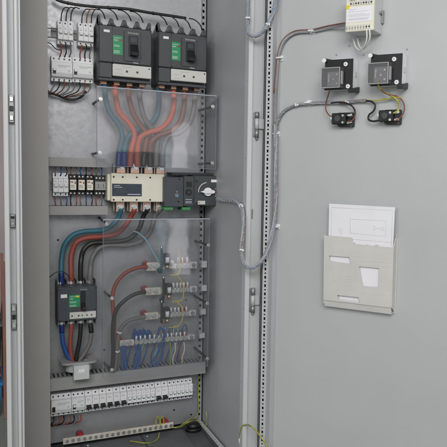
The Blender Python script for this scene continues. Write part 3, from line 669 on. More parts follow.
# ------------------------------------------------------------------ lower cables: switch to the smaller breaker
low = [
 ('teal blue', 'c_teal', 'c_navy', [(121.5, 208), (118.5, 217), (111.5, 226), (103, 230), (96, 230.8), (84, 231.5), (73.3, 235), (65.2, 244), (61.8, 258), (61.3, 271), (61.8, 285)]),
 ('rust red', 'c_red', None, [(134.8, 209), (130.5, 217), (125, 226), (117, 233.5), (102, 236.6), (86, 238), (76.5, 242.5), (71.6, 254), (71.0, 270), (71.4, 285)]),
 ('black', 'c_black', None, [(148, 209), (143.5, 216), (139, 229), (130, 238.3), (118, 241.5), (103.7, 242.3), (91.5, 243.5), (84, 249.5), (81, 261), (80.8, 285)]),
 ('grey', 'c_grey', 'c_grey', [(161, 209), (155, 216), (150.5, 231), (142, 240.5), (130, 245), (107, 245.3), (98.3, 249), (92.3, 258), (90.5, 270), (90, 285)])]
for i, (cn, m_, sl, pts) in enumerate(low):
    q = [P(x, y, YT if j == 0 else (-.062 if j > len(pts)-3 else -.05+.004*i)) for j, (x, y) in enumerate(pts)]
    cable('power_cable', f'thick {cn} cable sweeping left from under the switch to the smaller breaker', q, .0095, m_, 'cable', 'thick cables from the switch to the smaller breaker', end=sl, slen=.045, sleeve='black')
down = [('blue', 'c_blue', [(61.8, 324), (62.0, 334), (63.5, 345), (66.8, 354), (70.5, 361), (72, 369)]),
        ('rust red', 'c_red', [(71.4, 324), (70.8, 334), (70.2, 345), (71.2, 356), (74, 368)]),
        ('black', 'c_black', [(80.8, 324), (80.3, 334), (78.6, 346), (76.5, 357), (76, 368)]),
        ('grey', 'c_grey', [(90.6, 324), (91.2, 334), (89, 345), (83, 355.5), (78.5, 363), (78, 369)])]
for cn, m_, pts in down:
    cable('power_cable', f'{cn} cable from under the smaller breaker into the ring transformer', [P(x, y, -.062) for x, y in pts], .0082, m_, 'cable', 'cables through the ring transformer', start='c_navy' if cn == 'blue' else ('c_black' if cn == 'grey' else None), slen=.03)
# ring transformer round those cables
q = P(78.5, 362.5, -.062); A = P(59.5, 357, -.1); B = P(97.6, 357, -.1); hw = (B.x-A.x)/2
t = thing('ring_transformer', 'grey current transformer ring clamped round the four cables above the bottom duct', 'transformer', (q.x, -.062, q.z-.02))
bm = BM(); n = 20; ro, ri, hh = .052, .036, .03
outer = [(hw*math.copysign(min(1, abs(math.cos(2*math.pi*i/n))**.5), math.cos(2*math.pi*i/n)), .052*math.copysign(abs(math.sin(2*math.pi*i/n))**.5, math.sin(2*math.pi*i/n))) for i in range(n)]
inner = [(ri*math.cos(2*math.pi*i/n), ri*math.sin(2*math.pi*i/n)) for i in range(n)]
def ringprism(bm, outer, inner, z0, z1):
    n = len(outer); r = [[bm.verts.new((x, y, z)) for x, y in ring] for ring, z in ((outer, z0), (outer, z1), (inner, z1), (inner, z0))]
    for a in range(4):
        for i in range(n): bm.faces.new([r[a][i], r[a][(i+1) % n], r[(a+1) % 4][(i+1) % n], r[(a+1) % 4][i]])
    bmesh.ops.recalc_face_normals(bm, faces=bm.faces[:])
ringprism(bm, outer, inner, .026, .034); mk('top_flange', bm, 'duct', t)
bm = BM(); ringprism(bm, [(x*1.32, y*1.32) for x, y in inner], inner, -.006, .0258); mk('core', bm, 'white2', t)
bm = BM(); box(bm, -.026, .030, -.050, -.074, -.026, .028, .002); bx_ = mk('terminal_box', bm, 'white2', t)
bm = BM(); box(bm, -.010, .012, -.0742, -.0748, .002, .014); mk('sticker', bm, 'paper', bx_)
bm = BM(); box(bm, -hw, hw, .0525, .0605, .005, .034); mk('mounting_foot', bm, 'duct', t)
cable('sensor_wire', 'short white wire hanging under the ring transformer', [P(79, 370, -.13), P(78, 374, -.13), P(75.5, 376, -.12)], .0025, 'c_white', 'wire', n=8)

# ------------------------------------------------------------------ busbars, lower right
def busbar(label, lug, comb, feet, nscr, long=False):
    (lx0, ly0, lx1, ly1), (cx0, cy0, cx1, cy1) = lug, comb
    yb = .060; A = P(lx0, ly0, -yb); B = P(lx0, ly1, -yb); t = thing('busbar', label, 'busbar', (A.x, 0, B.z), 'busbars in the lower right bay')
    def lx(px, py): return P(px, py, -yb).x-A.x
    H = A.z-B.z; L = lx(cx1, cy1); l1 = lx(lx1, ly1)
    bm = BM(); box(bm, 0, l1, -yb+.006, -yb, 0, H, .001); lp_ = mk('lug_plate', bm, 'tin', t)
    for f in (.28, .68):
        bm = BM(); cyl(bm, (l1*f, -yb-.0003, H*.5), (l1*f, -yb-.004, H*.5), .0105, 14); w_ = mk('washer', bm, 'steel', lp_)
        bm = BM(); cyl(bm, (l1*f, -yb-.0042, H*.5), (l1*f, -yb-.010, H*.5), .007, 6); mk('bolt', bm, 'steel', lp_)
    c0 = lx(cx0, cy1); bm = BM(); box(bm, l1*.4, L, -yb+.012, -yb+.0065, H*.1, H*.72, .001); mk('bar', bm, 'tin', t)
    for k in range(nscr):
        xx = c0+(L*.985-c0)*(k+.5)/nscr
        bm = BM(); cyl(bm, (xx, -yb+.006, H*.4), (xx, -yb-.002, H*.4), .008, 10); te = mk('clamp_screw', bm, 'steel', t)
        bm = BM(); cyl(bm, (xx, -yb+.004, H*.72), (xx+random.uniform(-.002, .002), -yb+.002, H*1.5), .0042, 8); mk('screw_stem', bm, 'screwz', te)
    for xx in (l1*.12, L-.012):
        bm = BM(); cyl(bm, (xx, -.0005, H*.62), (xx, -yb+.0125, H*.62), .0125, 14); mk('insulator', bm, 'red', t)
    bm = BM(); box(bm, L+.001, L+.030, -.035, -yb+.004, H*.05, H*.85, .001); e = mk('end_support', bm, 'white2', t)
    bm = BM(); cyl(bm, (L+.016, -yb+.0035, H*.45), (L+.016, -yb-.002, H*.45), .008, 12); mk('support_bolt', bm, 'steel_dk', e)
    bm = BM(); box(bm, L+.052, L+.075, -.03, -.05, H*.05, H*.85, .001); mk('outer_support', bm, 'white2', t)
    return t
busbar('topmost short busbar with red cable lug, lower right bay', (146.6, 262.5, 160, 271), (176, 261, 190, 268), 0, 3)
busbar('second busbar from the top with black cable lug, lower right bay', (145, 288, 161, 295.5), (172, 284, 190, 292), 0, 5)
busbar('third busbar from the top with grey cable lug, lower right bay', (144.6, 313, 158.4, 320), (169.5, 309, 189, 317), 0, 5)
busbar('long lowest busbar with row of upright terminal screws and blue wires', (119.6, 340.6, 134, 346.8), (134, 339, 188, 336), 0, 12, True)
# fuse holders standing between the bars
for i, (px, py, d) in enumerate(((167, 262, 'top'), (169, 292, 'middle'), (167, 316, 'bottom'))):
    q = P(px, py, -.085); t = thing('fuse_holder', f'{d} one of three small black fuse holders with white windows on the busbars', 'fuse holder', (q.x, -.06, q.z), 'fuse holders on the busbars')
    bm = BM(); box(bm, -.016, .012, 0, -.03, -.012, .034, .003); box(bm, -.022, -.0165, -.004, -.026, -.03, .05, .001); mk('holder', bm, 'black', t)
    bm = BM(); cyl(bm, (0, -.0305, -.002), (0, -.0305, .020), .008, 10); mk('fuse_window', bm, 'white', t)
    bm = BM(); cyl(bm, (.002, -.018, -.0125), (.002, -.018, -.030), .008, 10); mk('copper_tip', bm, 'copper', t)
    bm = BM(); cyl(bm, (-.020, -.016, .0505), (-.020, -.016, .064), .005, 8); mk('top_screw', bm, 'steel', t)
    if i < 2:
        bm = BM(); prism_y(bm, -.004, -.02, [(-.03, -.045), (-.017, -.045), (-.017, -.012), (-.036, -.03)], .001); mk('bracket', bm, 'black', t)
q = P(171.5, 264.5, -.07); t = thing('terminal_lug', 'pale square terminal lug with bolt right of the top fuse holder', 'terminal', (q.x, -.05, q.z))
bm = BM(); box(bm, -.013, .013, 0, -.012, -.015, .015, .002); mk('lug_body', bm, 'c_white', t)
bm = BM(); cyl(bm, (0, -.0122, 0), (0, -.018, 0), .008, 6); mk('bolt', bm, 'steel_dk', t)

yb = -.066
o, p = cable('power_cable', 'red cable curving from the topmost busbar lug down the bay', [P(x, y, yb) for x, y in ((147.5, 266.8), (143, 267), (136, 268.2), (125.5, 273), (117.5, 281), (113.6, 290), (112.4, 299), (113, 308), (114.2, 322), (114.5, 345), (114, 372))], .0075, 'c_red', 'cable', 'cables curving from the busbar lugs'); 
o, p = cable('power_cable', 'black cable curving from the second busbar lug down the bay', [P(x, y, yb-.016) for x, y in ((146, 292), (141, 292.5), (133, 295), (124, 301), (117, 309), (113.6, 320), (112.8, 335), (113.2, 352), (112, 372))], .0075, 'c_black', 'cable', 'cables curving from the busbar lugs')
o, p = cable('power_cable', 'grey cable curving from the third busbar lug down the bay', [P(x, y, yb-.008) for x, y in ((145.5, 316.5), (138, 318), (127.5, 321.5), (120.5, 329), (117.5, 342), (116.5, 358), (114.5, 372))], .0078, 'c_grey', 'cable', 'cables curving from the busbar lugs')
ties(o, p, (.55, .78), .010)
for i, pts in enumerate((((122, 346), (122, 357), (122.5, 370)), ((125, 346), (125.3, 357), (126, 370)), ((136, 345), (137, 356), (136, 364), (131, 373)), ((139.5, 345), (140, 355), (138.5, 364), (134, 373)), ((159.5, 343), (159, 350), (154, 360), (149, 370)), ((162.5, 342), (162.5, 351), (159, 362), (153, 370)), ((158, 335), (160, 328), (164, 331), (163.5, 341)))):
    d = 'short blue wire looping up beside the long lowest busbar' if i == 6 else f'blue wire dropping from the long lowest busbar into the duct, {ORD[i]} from the left'
    cable('neutral_wire', d, [P(x, y, -.075+.006*(i % 2)) for x, y in pts], .0048, 'c_blue', 'wire', 'blue wires on the lowest busbar', n=8)
for i in range(10):
    x = 132.5+i*1.75; yy = 327+(i*37 % 5); q = [P(x, 340, -.045), P(x+.6, 334, -.05), P(x+2.2, yy+1.5, -.055), P(x+3.4, yy+6, -.05), P(x+3.6, 341, -.045)]
    cable('neutral_wire', f'small blue wire loop above the long lowest busbar, {ORD[i]} from the left', q, .0028, 'c_blue', 'wire', 'small blue wire loops above the lowest busbar', n=6, k=5)
cable('power_cable', 'thin pale blue cable slanting down to the top fuse holder', [P(x, y, -.07) for x, y in ((133, 231), (138, 232.8), (146, 240), (152, 250.5), (159, 262))], .0032, 'c_lblue', 'cable', n=8)
for i in range(10):
    x = 131+i*5.6+((i*5) % 3); cn, m_ = (('blue', 'c_blue'), ('blue', 'c_blue'), ('pale blue', 'c_lblue'))[i % 3]; y0 = 343-.115*(x-120)
    cable('neutral_wire', f'thin {cn} wire slanting to the duct behind the lowest busbar, {ORD[i]} from left', [P(x, y0-2, -.055), P(x-.6, y0+7, -.04), P(x-3-(i % 3), y0+16, -.035), P(x-4-1.4*(i % 4), y0+29, -.03)], .0026, m_, 'wire', 'thin wires slanting under the lowest busbar', n=6, k=5)
for i in range(6):
    x = 160+i*4.6; y0 = 338-.12*(x-150)
    cable('neutral_wire', f'tiny wire rising from the lowest busbar\'s right half, {ORD[i]} from the left', [P(x, y0, -.062), P(x-.4, y0-5, -.066), P(x+1.2, y0-9, -.060), P(x+3.2, y0-8.5, -.045), P(x+4, y0-3, -.035)], .0017, ('c_white', 'c_lblue', 'c_blue')[i % 3], 'wire', 'tiny wires on the right half of the lowest busbar', n=6, k=5)
for i, (m_, x) in enumerate((('c_yg', 170), ('c_white', 175), ('c_red', 179), ('c_white', 184))):
    cn = {'c_yg': 'yellow green', 'c_white': 'white' if i == 1 else 'rightmost white', 'c_red': 'red'}[m_]
    cable('control_wire', f'thin {cn} wire dropping from the lowest busbar into the duct', [P(x, 343-.3*i, -.07), P(x+.4, 350, -.072), P(x-2*(i % 2), 358, -.07), P(x-2.4*(i % 2)+1, 369-1.4*i, -.06)], .0024, m_, 'wire', 'thin wires under the lowest busbar', n=6)
for i, pts in enumerate((((178.6, 250), (179.8, 262), (180, 270), (177, 274.5), (169.5, 275)), ((177, 275), (182, 283), (183.5, 292), (182, 299.5), (172, 302)), ((177, 302), (182.5, 308), (182, 320), (178, 326), (169, 327.5)))):
    cable('control_wire', f'thin yellow wire hooked to the {("top", "middle", "bottom")[i]} fuse holder', [P(x, y, -.088) for x, y in pts], .002, 'c_yel', 'wire', 'yellow wires of the fuse holders', n=6)

# ------------------------------------------------------------------ clear protective sheets on stand-offs
YS = -.175
def shield(label, pl, pr, y0, y1, rods):
    A, B = P(pl, y0, YS), P(pl, y1, YS); W = P(pr, y0, YS).x-A.x; H = A.z-B.z
    t = thing('clear_sheet', label, 'protective sheet', (A.x, 0, B.z), 'clear protective sheets')
    bm = BM(); box(bm, 0, W, YS, YS+.004, 0, H); o = mk('sheet', bm, 'clear', t, None, [M['clear'], M['clear_edge']])
    for p in o.data.polygons: p.material_index = 0 if abs(p.normal.y) > .5 else 1
    e = .0016
    bm = BM(); box(bm, 0, e, YS-.0003, YS-.0018, 0, H-e-.0003); box(bm, W-e, W, YS-.0003, YS-.0018, 0, H-e-.0003); box(bm, e+.0003, W-e-.0003, YS-.0003, YS-.0018, 0, e); mk('edge_shading', bm, 'clear_edge', t)  # added opaque strips, painted as the dark refraction line of the edge
    bm = BM(); box(bm, 0, W, YS-.0003, YS-.0025, H-.004, H); mk('edge_shading', bm, 'edge_top_lit', t)  # top strip painted brighter, as if lit
    bm = BM(); box(bm, 0, W, YS+.0043, YS+.05, H-.0035, H); mk('top_flange', bm, 'clear', t)
    for bx0, by0, fx, fy in rods:
        b0, f = P(bx0, by0, -.0005), P(fx, fy, YS+.0045); f2 = f+Vector((0, -.0055, 0)); off = Vector((A.x, 0, B.z))
        bm = BM(); cyl(bm, b0-off, f-off, .0046, 10); r = mk('stand_off', bm, 'black', t)
        bm = BM(); cyl(bm, f2-off+Vector((0, .0008, 0)), f2-off-Vector((0, .0016, 0)), .0072, 14); cyl(bm, f2-off-Vector((0, .0018, 0)), f2-off-Vector((0, .007, 0)), .0046, 8); mk('screw', bm, 'steel', r)
def rodto(fx, fy):
    f = P(fx, fy, YS); r = (Vector((f.x, 0, f.z))-CAM); z = r.dot(FW); return CX+F0*r.dot(RT)/z, CY-F0*r.dot(UP)/z, fx, fy
shield('clear plastic sheet screwed in front of the upper cables', 96.6, 216.5, 85.8, 166, [rodto(100.4, 99.3), rodto(99.6, 152.8), rodto(212.4, 106.8), rodto(211.9, 163.3)])
shield('tall clear plastic sheet screwed in front of the busbar bay', 102.8, 209.5, 219, 378, [(99.2, 217.5, 106.4, 224), (104.7, 291.7, 111.7, 298), (104.5, 363, 111.6, 369.5), rodto(208, 245.2), rodto(206.8, 303.2), rodto(206.9, 358.2)])

# ------------------------------------------------------------------ earth bar at the bottom
yb = -.05
A, B = P(63, 438.8, -yb*-1), P(63, 445, yb); W = P(173.5, 424, yb).x-A.x; H = P(63, 438.8, yb).z-B.z
t = thing('earth_bar', 'long pale earth bar with a row of screws at the cabinet bottom on red insulators', 'busbar', (P(63, 440, yb).x, 0, B.z))
bm = BM(); box(bm, 0, W, yb+.006, yb, 0, H, .001); mk('bar', bm, 'tin', t)
for i in range(20):
    xx = W*(.035+i*.0495); bm = BM(); cyl(bm, (xx, yb-.0003, H*.5), (xx, yb-.003, H*.5), .0075, 10); s = mk('screw', bm, 'steel', t)
    bm = BM(); box(bm, xx-.0005, xx+.001, yb-.0032, yb-.0036, H*.32, H*.68); mk('screw_slot', bm, 'black', s)
for px, py in ((81, 435), (167, 423)):
    q = P(px, py, yb); bm = BM(); cyl(bm, (q.x-A.x, -.0005, H*.72), (q.x-A.x, yb+.0065, H*.72), .0135, 14); mk('insulator', bm, 'red', t)
def D3(px, py, d): return D(px, py, d)
yg = [
 ('short yellow green wire looped into the earth bar, left of a pair', [(156.5, 427, -.06), (156, 420, -.05), (158, 416.5, -.045), (159.8, 420, -.045), (160, 424.5, -.05)]),
 ('short yellow green wire looped into the earth bar, right of a pair', [(160.6, 426, -.06), (160.4, 419.5, -.05), (162, 416.5, -.045), (163.6, 420, -.045), (163.8, 424, -.05)]),
 ('yellow green wire running right from the earth bar to the rear post', [(172.5, 427.5, -.055), (178, 427, -.06), (184, 423.5, -.05), (190, 419, -.03), (196, 417.5, -.015), (198.4, 412, -.012), (198.4, 395, -.012), (198.2, 376, -.012)]),
 ('yellow green wire crossing to the perforated floor rail', [(175, 428, -.055), (182, 426, -.05), (190, 421.5, -.04), (197, 421, -.03), (201, 424.5, -.035), (203.6, 429.5, -.04)]),
 ('yellow green wire standing up beside the right wall', [(203.9, 430, -.06), (206, 425, -.085), (207.0, 418, -.09), (206.2, 411.5, -.08)]),
 ('yellow green wire looping under the earth bar', [(130, 441, -.07), (137, 442, -.1), (145, 443, -.11), (153, 442, -.11), (158, 438.5, -.09), (159.3, 432.5, -.062)])]
for d, pts in yg:
    o, p = cable('earth_wire', d, [P(*p) for p in pts], .0021, 'c_yg', 'wire', 'yellow green earth wires', n=8); strands(o, p, .0014, .0011, ['stripe'], .12)
o, p = cable('earth_wire', 'yellow green earth wire arching from the right post to the door at the bottom', [P(239.3, 452, -.44), P(239.8, 443, -.44), P(240.2, 432, -.45), P(242, 426.3, -.47), P(246.5, 424.8, -.5), D(252.5, 427.3, .06), D(260, 435.6, .04), D(266.6, 445.6, .03), D(270, 454, .02)], .0024, 'c_yg', 'wire', n=8); strands(o, p, .0016, .0012, ['stripe'], .14)
bm = BM(); q = P(239.7, 444, -.44)-o.location; r2 = P(239.9, 438, -.44)-o.location; cyl(bm, q, r2, .005, 8); mk('crimp_sleeve', bm, 'c_white', o)
q = P(191.5, 428, -.02); bm = BM(); t = thing('cable_gland', 'black rubber cable gland in the lower right corner of the cabinet floor', 'cable gland', (q.x, -.045, ZF-.002))
cyl(bm, (0, 0, .0005), (0, 0, .012), .034, 20); mk('gland_flange', bm, 'black', t)
bm = BM(); tube(bm, [(0, 0, .0125), (0, 0, .026), (0, 0, .034)], [.029, .026, .014], 20); mk('gland_nut', bm, 'black', t)

# ------------------------------------------------------------------ thin control wires
hz = [(52, -4, -.05), (57.6, 0, -.05), (70, 3.5, -.055), (93.7, 6.6, -.06), (127.7, 9, -.07), (150, 12.8, -.07), (172, 16, -.07), (186, 18.2, -.07)]
o, p = cable('wire_harness', 'black taped wire bundle running across the cabinet above the large breakers', [P(*q) for q in hz], .0055, 'c_black', 'cable'); ties(o, p, (.28, .5, .74), .0058, 'black')
tops = []
for k, (nm, px) in enumerate((('left', 101), ('left', 113.5), ('left', 127), ('left', 139), ('right', 163), ('right', 175), ('right', 186.5), ('right', 198))):
    i = k % 4; py = (19, 20, 21, 22.5, 25, 27, 28.5, 30)[k]; x0 = px-9; y0 = 7+(x0-95)*.12 if x0 < 186 else 18.5
    q = [P(x0, y0, -.06), P(px-4, y0+1.0, -.075), P(px+1.5, y0+5.5, -.08), P(px+4.2, py, -.07)]
    cable('control_wire', f'thin black wire from the top bundle to the {ORD[i]} terminal of the {nm} large breaker', q, .0022, 'c_black', 'wire', 'thin wires from the top bundle to the large breakers', n=6)
for k, (nm, xs, y1) in enumerate((('left', (61, 66, 70.7), 21), ('right', (81.7, 86.5, 91.3), 23))):
    for i, x in enumerate(xs):
        q = [P(x+9, 4.5+.1*x*.6, -.055), P(x+4, 7.5+k*2, -.06), P(x+.8, 13+k*2, -.055), P(x, y1, -.048)]
        cable('control_wire', f'thin {"brown" if i == 1 and k else "black"} wire bending down to the {ORD[i]} pole of the {nm} small top breaker', q, .002, 'c_brown' if i == 1 and k else 'c_black', 'wire', 'thin wires into the small top breakers', n=6)
        q = [P(x, y1+22, -.046), P(x-.2, y1+26, -.06), P(x+.3-2*k, y1+31, -.058), P(x-1.5, 57+k*2, -.048)]
        cn, m_ = (('red brown', 'c_red'), ('black', 'c_black'), ('grey', 'c_grey'))[i]
        cable('control_wire', f'short {cn} wire joining the {nm} small top breaker to the wide one beneath', q, .0022, m_, 'wire', 'short wires between small and wide breakers', n=6)
for i in range(8):
    x = 53.8+i*5.15; y0 = 80+i*.45
    q = [P(x, y0, -.046), P(x+.4, y0+5, -.062), P(x-2.5-.4*i*.3, y0+10, -.06), P(max(50, x-9-.5*i), 94+.7*i*.4, -.045), P(46 if i < 4 else 58+i, 90 if i < 4 else 97.5, -.035)]
    cn, m_ = (('grey', 'c_grey'), ('black', 'c_black'), ('brown', 'c_brown'), ('grey', 'c_grey'))[i % 4]
    cable('control_wire', f'thin {cn} wire drooping under the wide breakers, {ORD[i]} from the left', q, .0021, m_, 'wire', 'wires drooping under the wide breakers', n=6)
o, p = cable('wire_harness', 'black wire bundle sagging under the wide residual current breakers at left', [P(x, y, -.03) for x, y in ((44, 88), (50, 92.5), (58, 95.5), (66, 98.8), (74, 99.5), (81, 97), (86, 91))], .0042, 'c_black', 'cable', n=8)
for i, (x, y0, y1, m_, cn) in enumerate(((50, 28, 29, 'c_grey', 'grey'), (50, 37, 38, 'c_grey', 'grey'), (50, 43, 49, 'c_black', 'black'))):
    cable('control_wire', f'thin {cn} wire emerging from behind the left trim strip, {("highest", "middle", "lowest")[i]} of three', [P(43, y0, -.03), P(50, y0+.3, -.03), P(56, y1, -.03), P(62, y1+1.5, -.03)], .0018, m_, 'wire', 'wires from behind the trim strip', n=6)
cols = [('grey', 'c_grey'), ('red', 'c_red'), ('black', 'c_black'), ('blue', 'c_blue')]
for r_i, (y0, y1, where) in enumerate(((167.5, 176, 'up into the duct above'), (194.5, 207, 'down into the duct below'))):
    for i in range(10):
        x = 56+i*5.05; cn, m_ = cols[(i*3+r_i) % 4]; dx = ((i*7) % 5-2)*.5
        cable('control_wire', f'short {cn} wire from the relay row {where}, {ORD[i]} from the left', [P(x, y0, -.04 if r_i == 0 else -.036), P(x+dx, (y0*.6+y1*.4), -.056), P(x+dx*.6, (y0*.3+y1*.7), -.054), P(x, y1, -.036 if r_i == 0 else -.04)], .0021, m_, 'wire', 'short wires of the relay row', n=6, k=4)
for i in range(9):
    x = 53.5+i*3.4; cn, m_ = (('black', 'c_black'), ('grey', 'c_grey'), ('red', 'c_red'))[i % 3]; y0 = 416-.1*i*1.2
    cable('control_wire', f'thin {cn} wire bunched under the bottom row\'s left end, {ORD[i]} from left', [P(x, y0, -.04), P(x+.3, y0+5, -.055), P(x-3, y0+9-.2*i, -.05), P(52+i*.6, 426-.2*i, -.03), P(45, 424, -.02)], .0026, m_, 'wire', 'bunched wires under the bottom row', n=6)
o, p = cable('control_wire', 'thin black wire arching to the left of the smaller breaker', [P(x, y, -.07) for x, y in ((46, 280), (51, 276), (56, 272.5), (62, 271.5), (68, 275.5), (73, 282))], .002, 'c_black', 'wire', n=6)

# ------------------------------------------------------------------ flexible bundles from cabinet to door
pts = [P(216, 199.5, -.10), P(218.4, 199.7, -.165), P(222, 200, -.225), P(230, 200.6, -.32), P(236.5, 202, -.39), P(241, 206, -.45), P(243, 214, -.475), P(243, 231, -.485), P(241.6, 250, -.492), P(242.8, 261, -.505), P(247.5, 267.3, -.525), P(254.3, 267.3, -.545), D(263.3, 258.4, .05), D(270.4, 240, .035), D(273.6, 226, .022), D(275.2, 205, .020), D(275.6, 180, .020), D(275.6, 150, .020), D(275.2, 124, .020)]
o, p = cable('wiring_loom', 'blue grey wrapped cable bundle looping from the motor drive over to the door', pts, .0046, 'wrap', 'cable loom', 'wrapped cable bundles to the door', k=9); strands(o, p, .0046, .0024, ['s_blue', 's_grey', 's_brown', 's_pale', 's_blue2', 's_grey', 's_pale']); helix(o, p, .0070, 'wrapw', .026, .0011); ties(o, p, (.28, .45), .0075)
pts = [P(247.8, -6, -.485), P(247.8, 14, -.485), P(247.5, 26, -.49), P(248.9, 33.3, -.50), P(253.8, 36, -.515), P(260.3, 33.8, -.53), D(266.5, 26.8, .045), D(271.2, 17.4, .035), D(274.8, 6, .026), D(276.5, -6, .02)]
o, p = cable('wiring_loom', 'blue grey wrapped cable bundle hanging in a U at the top from post to door', pts, .0044, 'wrap', 'cable loom', 'wrapped cable bundles to the door', k=9); strands(o, p, .0044, .0024, ['s_blue', 's_blue2', 's_blue', 's_pale', 's_blue2', 's_grey', 's_blue']); helix(o, p, .0068, 'wrapw', .026, .0011); ties(o, p, (.16, .70), .0078)
pts = [D(346, 24.6, .03), D(329, 27.6, .012), D(313, 31.2, .010), D(294.5, 33.2, .010), D(284.7, 41, .010), D(279.6, 53, .010), D(277.4, 70, .010), D(275.6, 94, .012), D(275, 124, .012)]
o, p = cable('wiring_loom', 'grey cable bundle on the door climbing to the cream terminal device', pts, .0030, 'wrap2', 'cable loom', 'grey cable bundles on the door', k=9); strands(o, p, .0030, .0018, ['s_grey', 's_pale', 's_grey', 's_brown', 's_grey'], .5); ties(o, p, (.27,), .0046)
cable('control_wire', 'brown wire running along the upper door bundle to the cream device', [q+DN*.006+Vector((0, 0, .003)) for q in [D(346, 24, .03), D(329, 27, .012), D(313, 30.6, .010), D(294.5, 32.6, .010), D(284, 40.4, .010), D(278.8, 53, .010), D(276.6, 70, .010), D(274.6, 94, .012)]], .0016, 'c_brown', 'wire', n=6)
pts = [D(366, 100.5, .012), D(355, 101.2, .010), D(345, 102.6, .010), D(326.5, 102.6, .010), D(310.5, 103.4, .010), D(294.5, 105.4, .010), D(284.7, 110.5, .010), D(278.8, 118.5, .012), D(276, 128, .014), D(275.4, 140, .014)]
o, p = cable('wiring_loom', 'grey cable bundle on the door running under the two meters', pts, .0035, 'wrap2', 'cable loom', 'grey cable bundles on the door', k=9); strands(o, p, .0036, .0019, ['s_grey', 's_pale', 's_grey', 's_grey', 's_brown', 's_grey'], .5); helix(o, p, .0050, 'wrapw', .03, .001); ties(o, p, (.22, .55), .0056)
for i, (px, py, nm) in enumerate(((281.2, 58.5, 'upper bend of the door bundles'), (313, 31.5, 'bundle left of the cream device'), (309.5, 103.2, 'bundle left of the left meter'), (277.8, 134, 'trunk of the door bundles below the fork'), (278, 226.5, 'loop of the lower bundle'))):
    q = D(px, py, 0); t = thing('tie_mount', f'small white adhesive tie mount holding the {nm}', 'cable clip', q, 'white cable clips on the door', DROT)
    bm = BM(); box(bm, -.009, .009, -.0003, -.004, -.009, .009, .001); mk('base', bm, 'white', t)
    bm = BM(); box(bm, -.010, .010, -.0043, -.020, -.0025, .0025, .001); mk('cable_tie', bm, 'white', t)

# ------------------------------------------------------------------ door devices
def on_door(px, py, d): s, z = S(px, py, d); return D0+DU*s+Vector((0, 0, z))
# cream terminal device, top
dd = .075; sL, zB = S(345, 32.3, dd); sR, zR_ = S(373.2, 29.8, dd); W = sR-sL; zB = (zB+zR_)/2; H = .118
t = thing('terminal_device', 'cream and grey boxed device with terminal rows and yellow label, highest on the door', 'power supply', D0+DU*sL+Vector((0, 0, zB)), None, DROT)
bm = BM(); box(bm, .001, W-.001, -.0005, -dd+.010, 0, H, .002); mk('housing', bm, 'white2', t)
bm = BM(); box(bm, 0, W, -dd+.0103, -dd, 0, H, .002); mk('front_cover', bm, 'cream', t)
bm = BM(); box(bm, W*.05, W*.95, -dd-.0002, -dd-.001, H*.24, H*.62); lb = mk('printed_panel', bm, 'paper', t)
bm = BM()
for q, a, b in ((.57, .12, .40), (.54, .12, .30), (.50, .10, .8), (.44, .1, .72), (.41, .1, .86), (.38, .12, .86), (.33, .12, .84), (.31, .12, .84), (.29, .12, .8)): box(bm, W*a, W*b, -dd-.0011, -dd-.0013, H*q, H*(q+.008))
mk('print_line', bm, 'ink_pale', lb)
bm = BM(); box(bm, W*.02, W*.14, -dd-.0002, -dd-.0016, H*.59, H*.69); mk('yellow_label', bm, 'yellow', t)
for row, zz in enumerate((.05, .67)):
    for i in range(9):
        xx = W*(.17+i*.09) if row else W*(.04+i*.10)
        bm = BM(); box(bm, xx, xx+W*.055, -dd-.0002, -dd-.0022, H*zz, H*(zz+.11)); te = mk('terminal', bm, 'beige', t)
        bm = BM(); disc(bm, xx+W*.0275, H*(zz+.045), -dd-.0024, .0026, .0006, 8); mk('terminal_screw', bm, 'black' if (row and i % 3 != 1) or (not row and i > 6) else 'duct', te)
bm = BM(); box(bm, W+.0003, W+.004, -.014, -.03, H*.50, H*.56); box(bm, W+.0003, W+.006, -.005, -.013, H*.28, H*.62); mk('rail_clip', bm, 'steel_dk', t)
for a, b in ((.20, .27), (.32, .38), (.62, .68)):
    bm = BM(); box(bm, W*a, W*b, -dd-.0003, -dd-.012, H*.82, H*.93, .001); mk('plug', bm, 'black', t)
for i, (xa, xb) in enumerate(((366.5, 353), (369.5, 357))):
    cable('control_wire', f'white wire looping beneath the cream device, {("left", "right")[i]} of two', [D(xa, 29, dd), D(xa+.3, 38, dd-.006), D(xa-2, 46-2*i, .055), D(xa-6, 50-1.5*i, .04), D(xb+3, 47.5, .03), D(xb, 38, .02)], .0026, 'c_white', 'wire', 'white wires under the cream device', n=8)
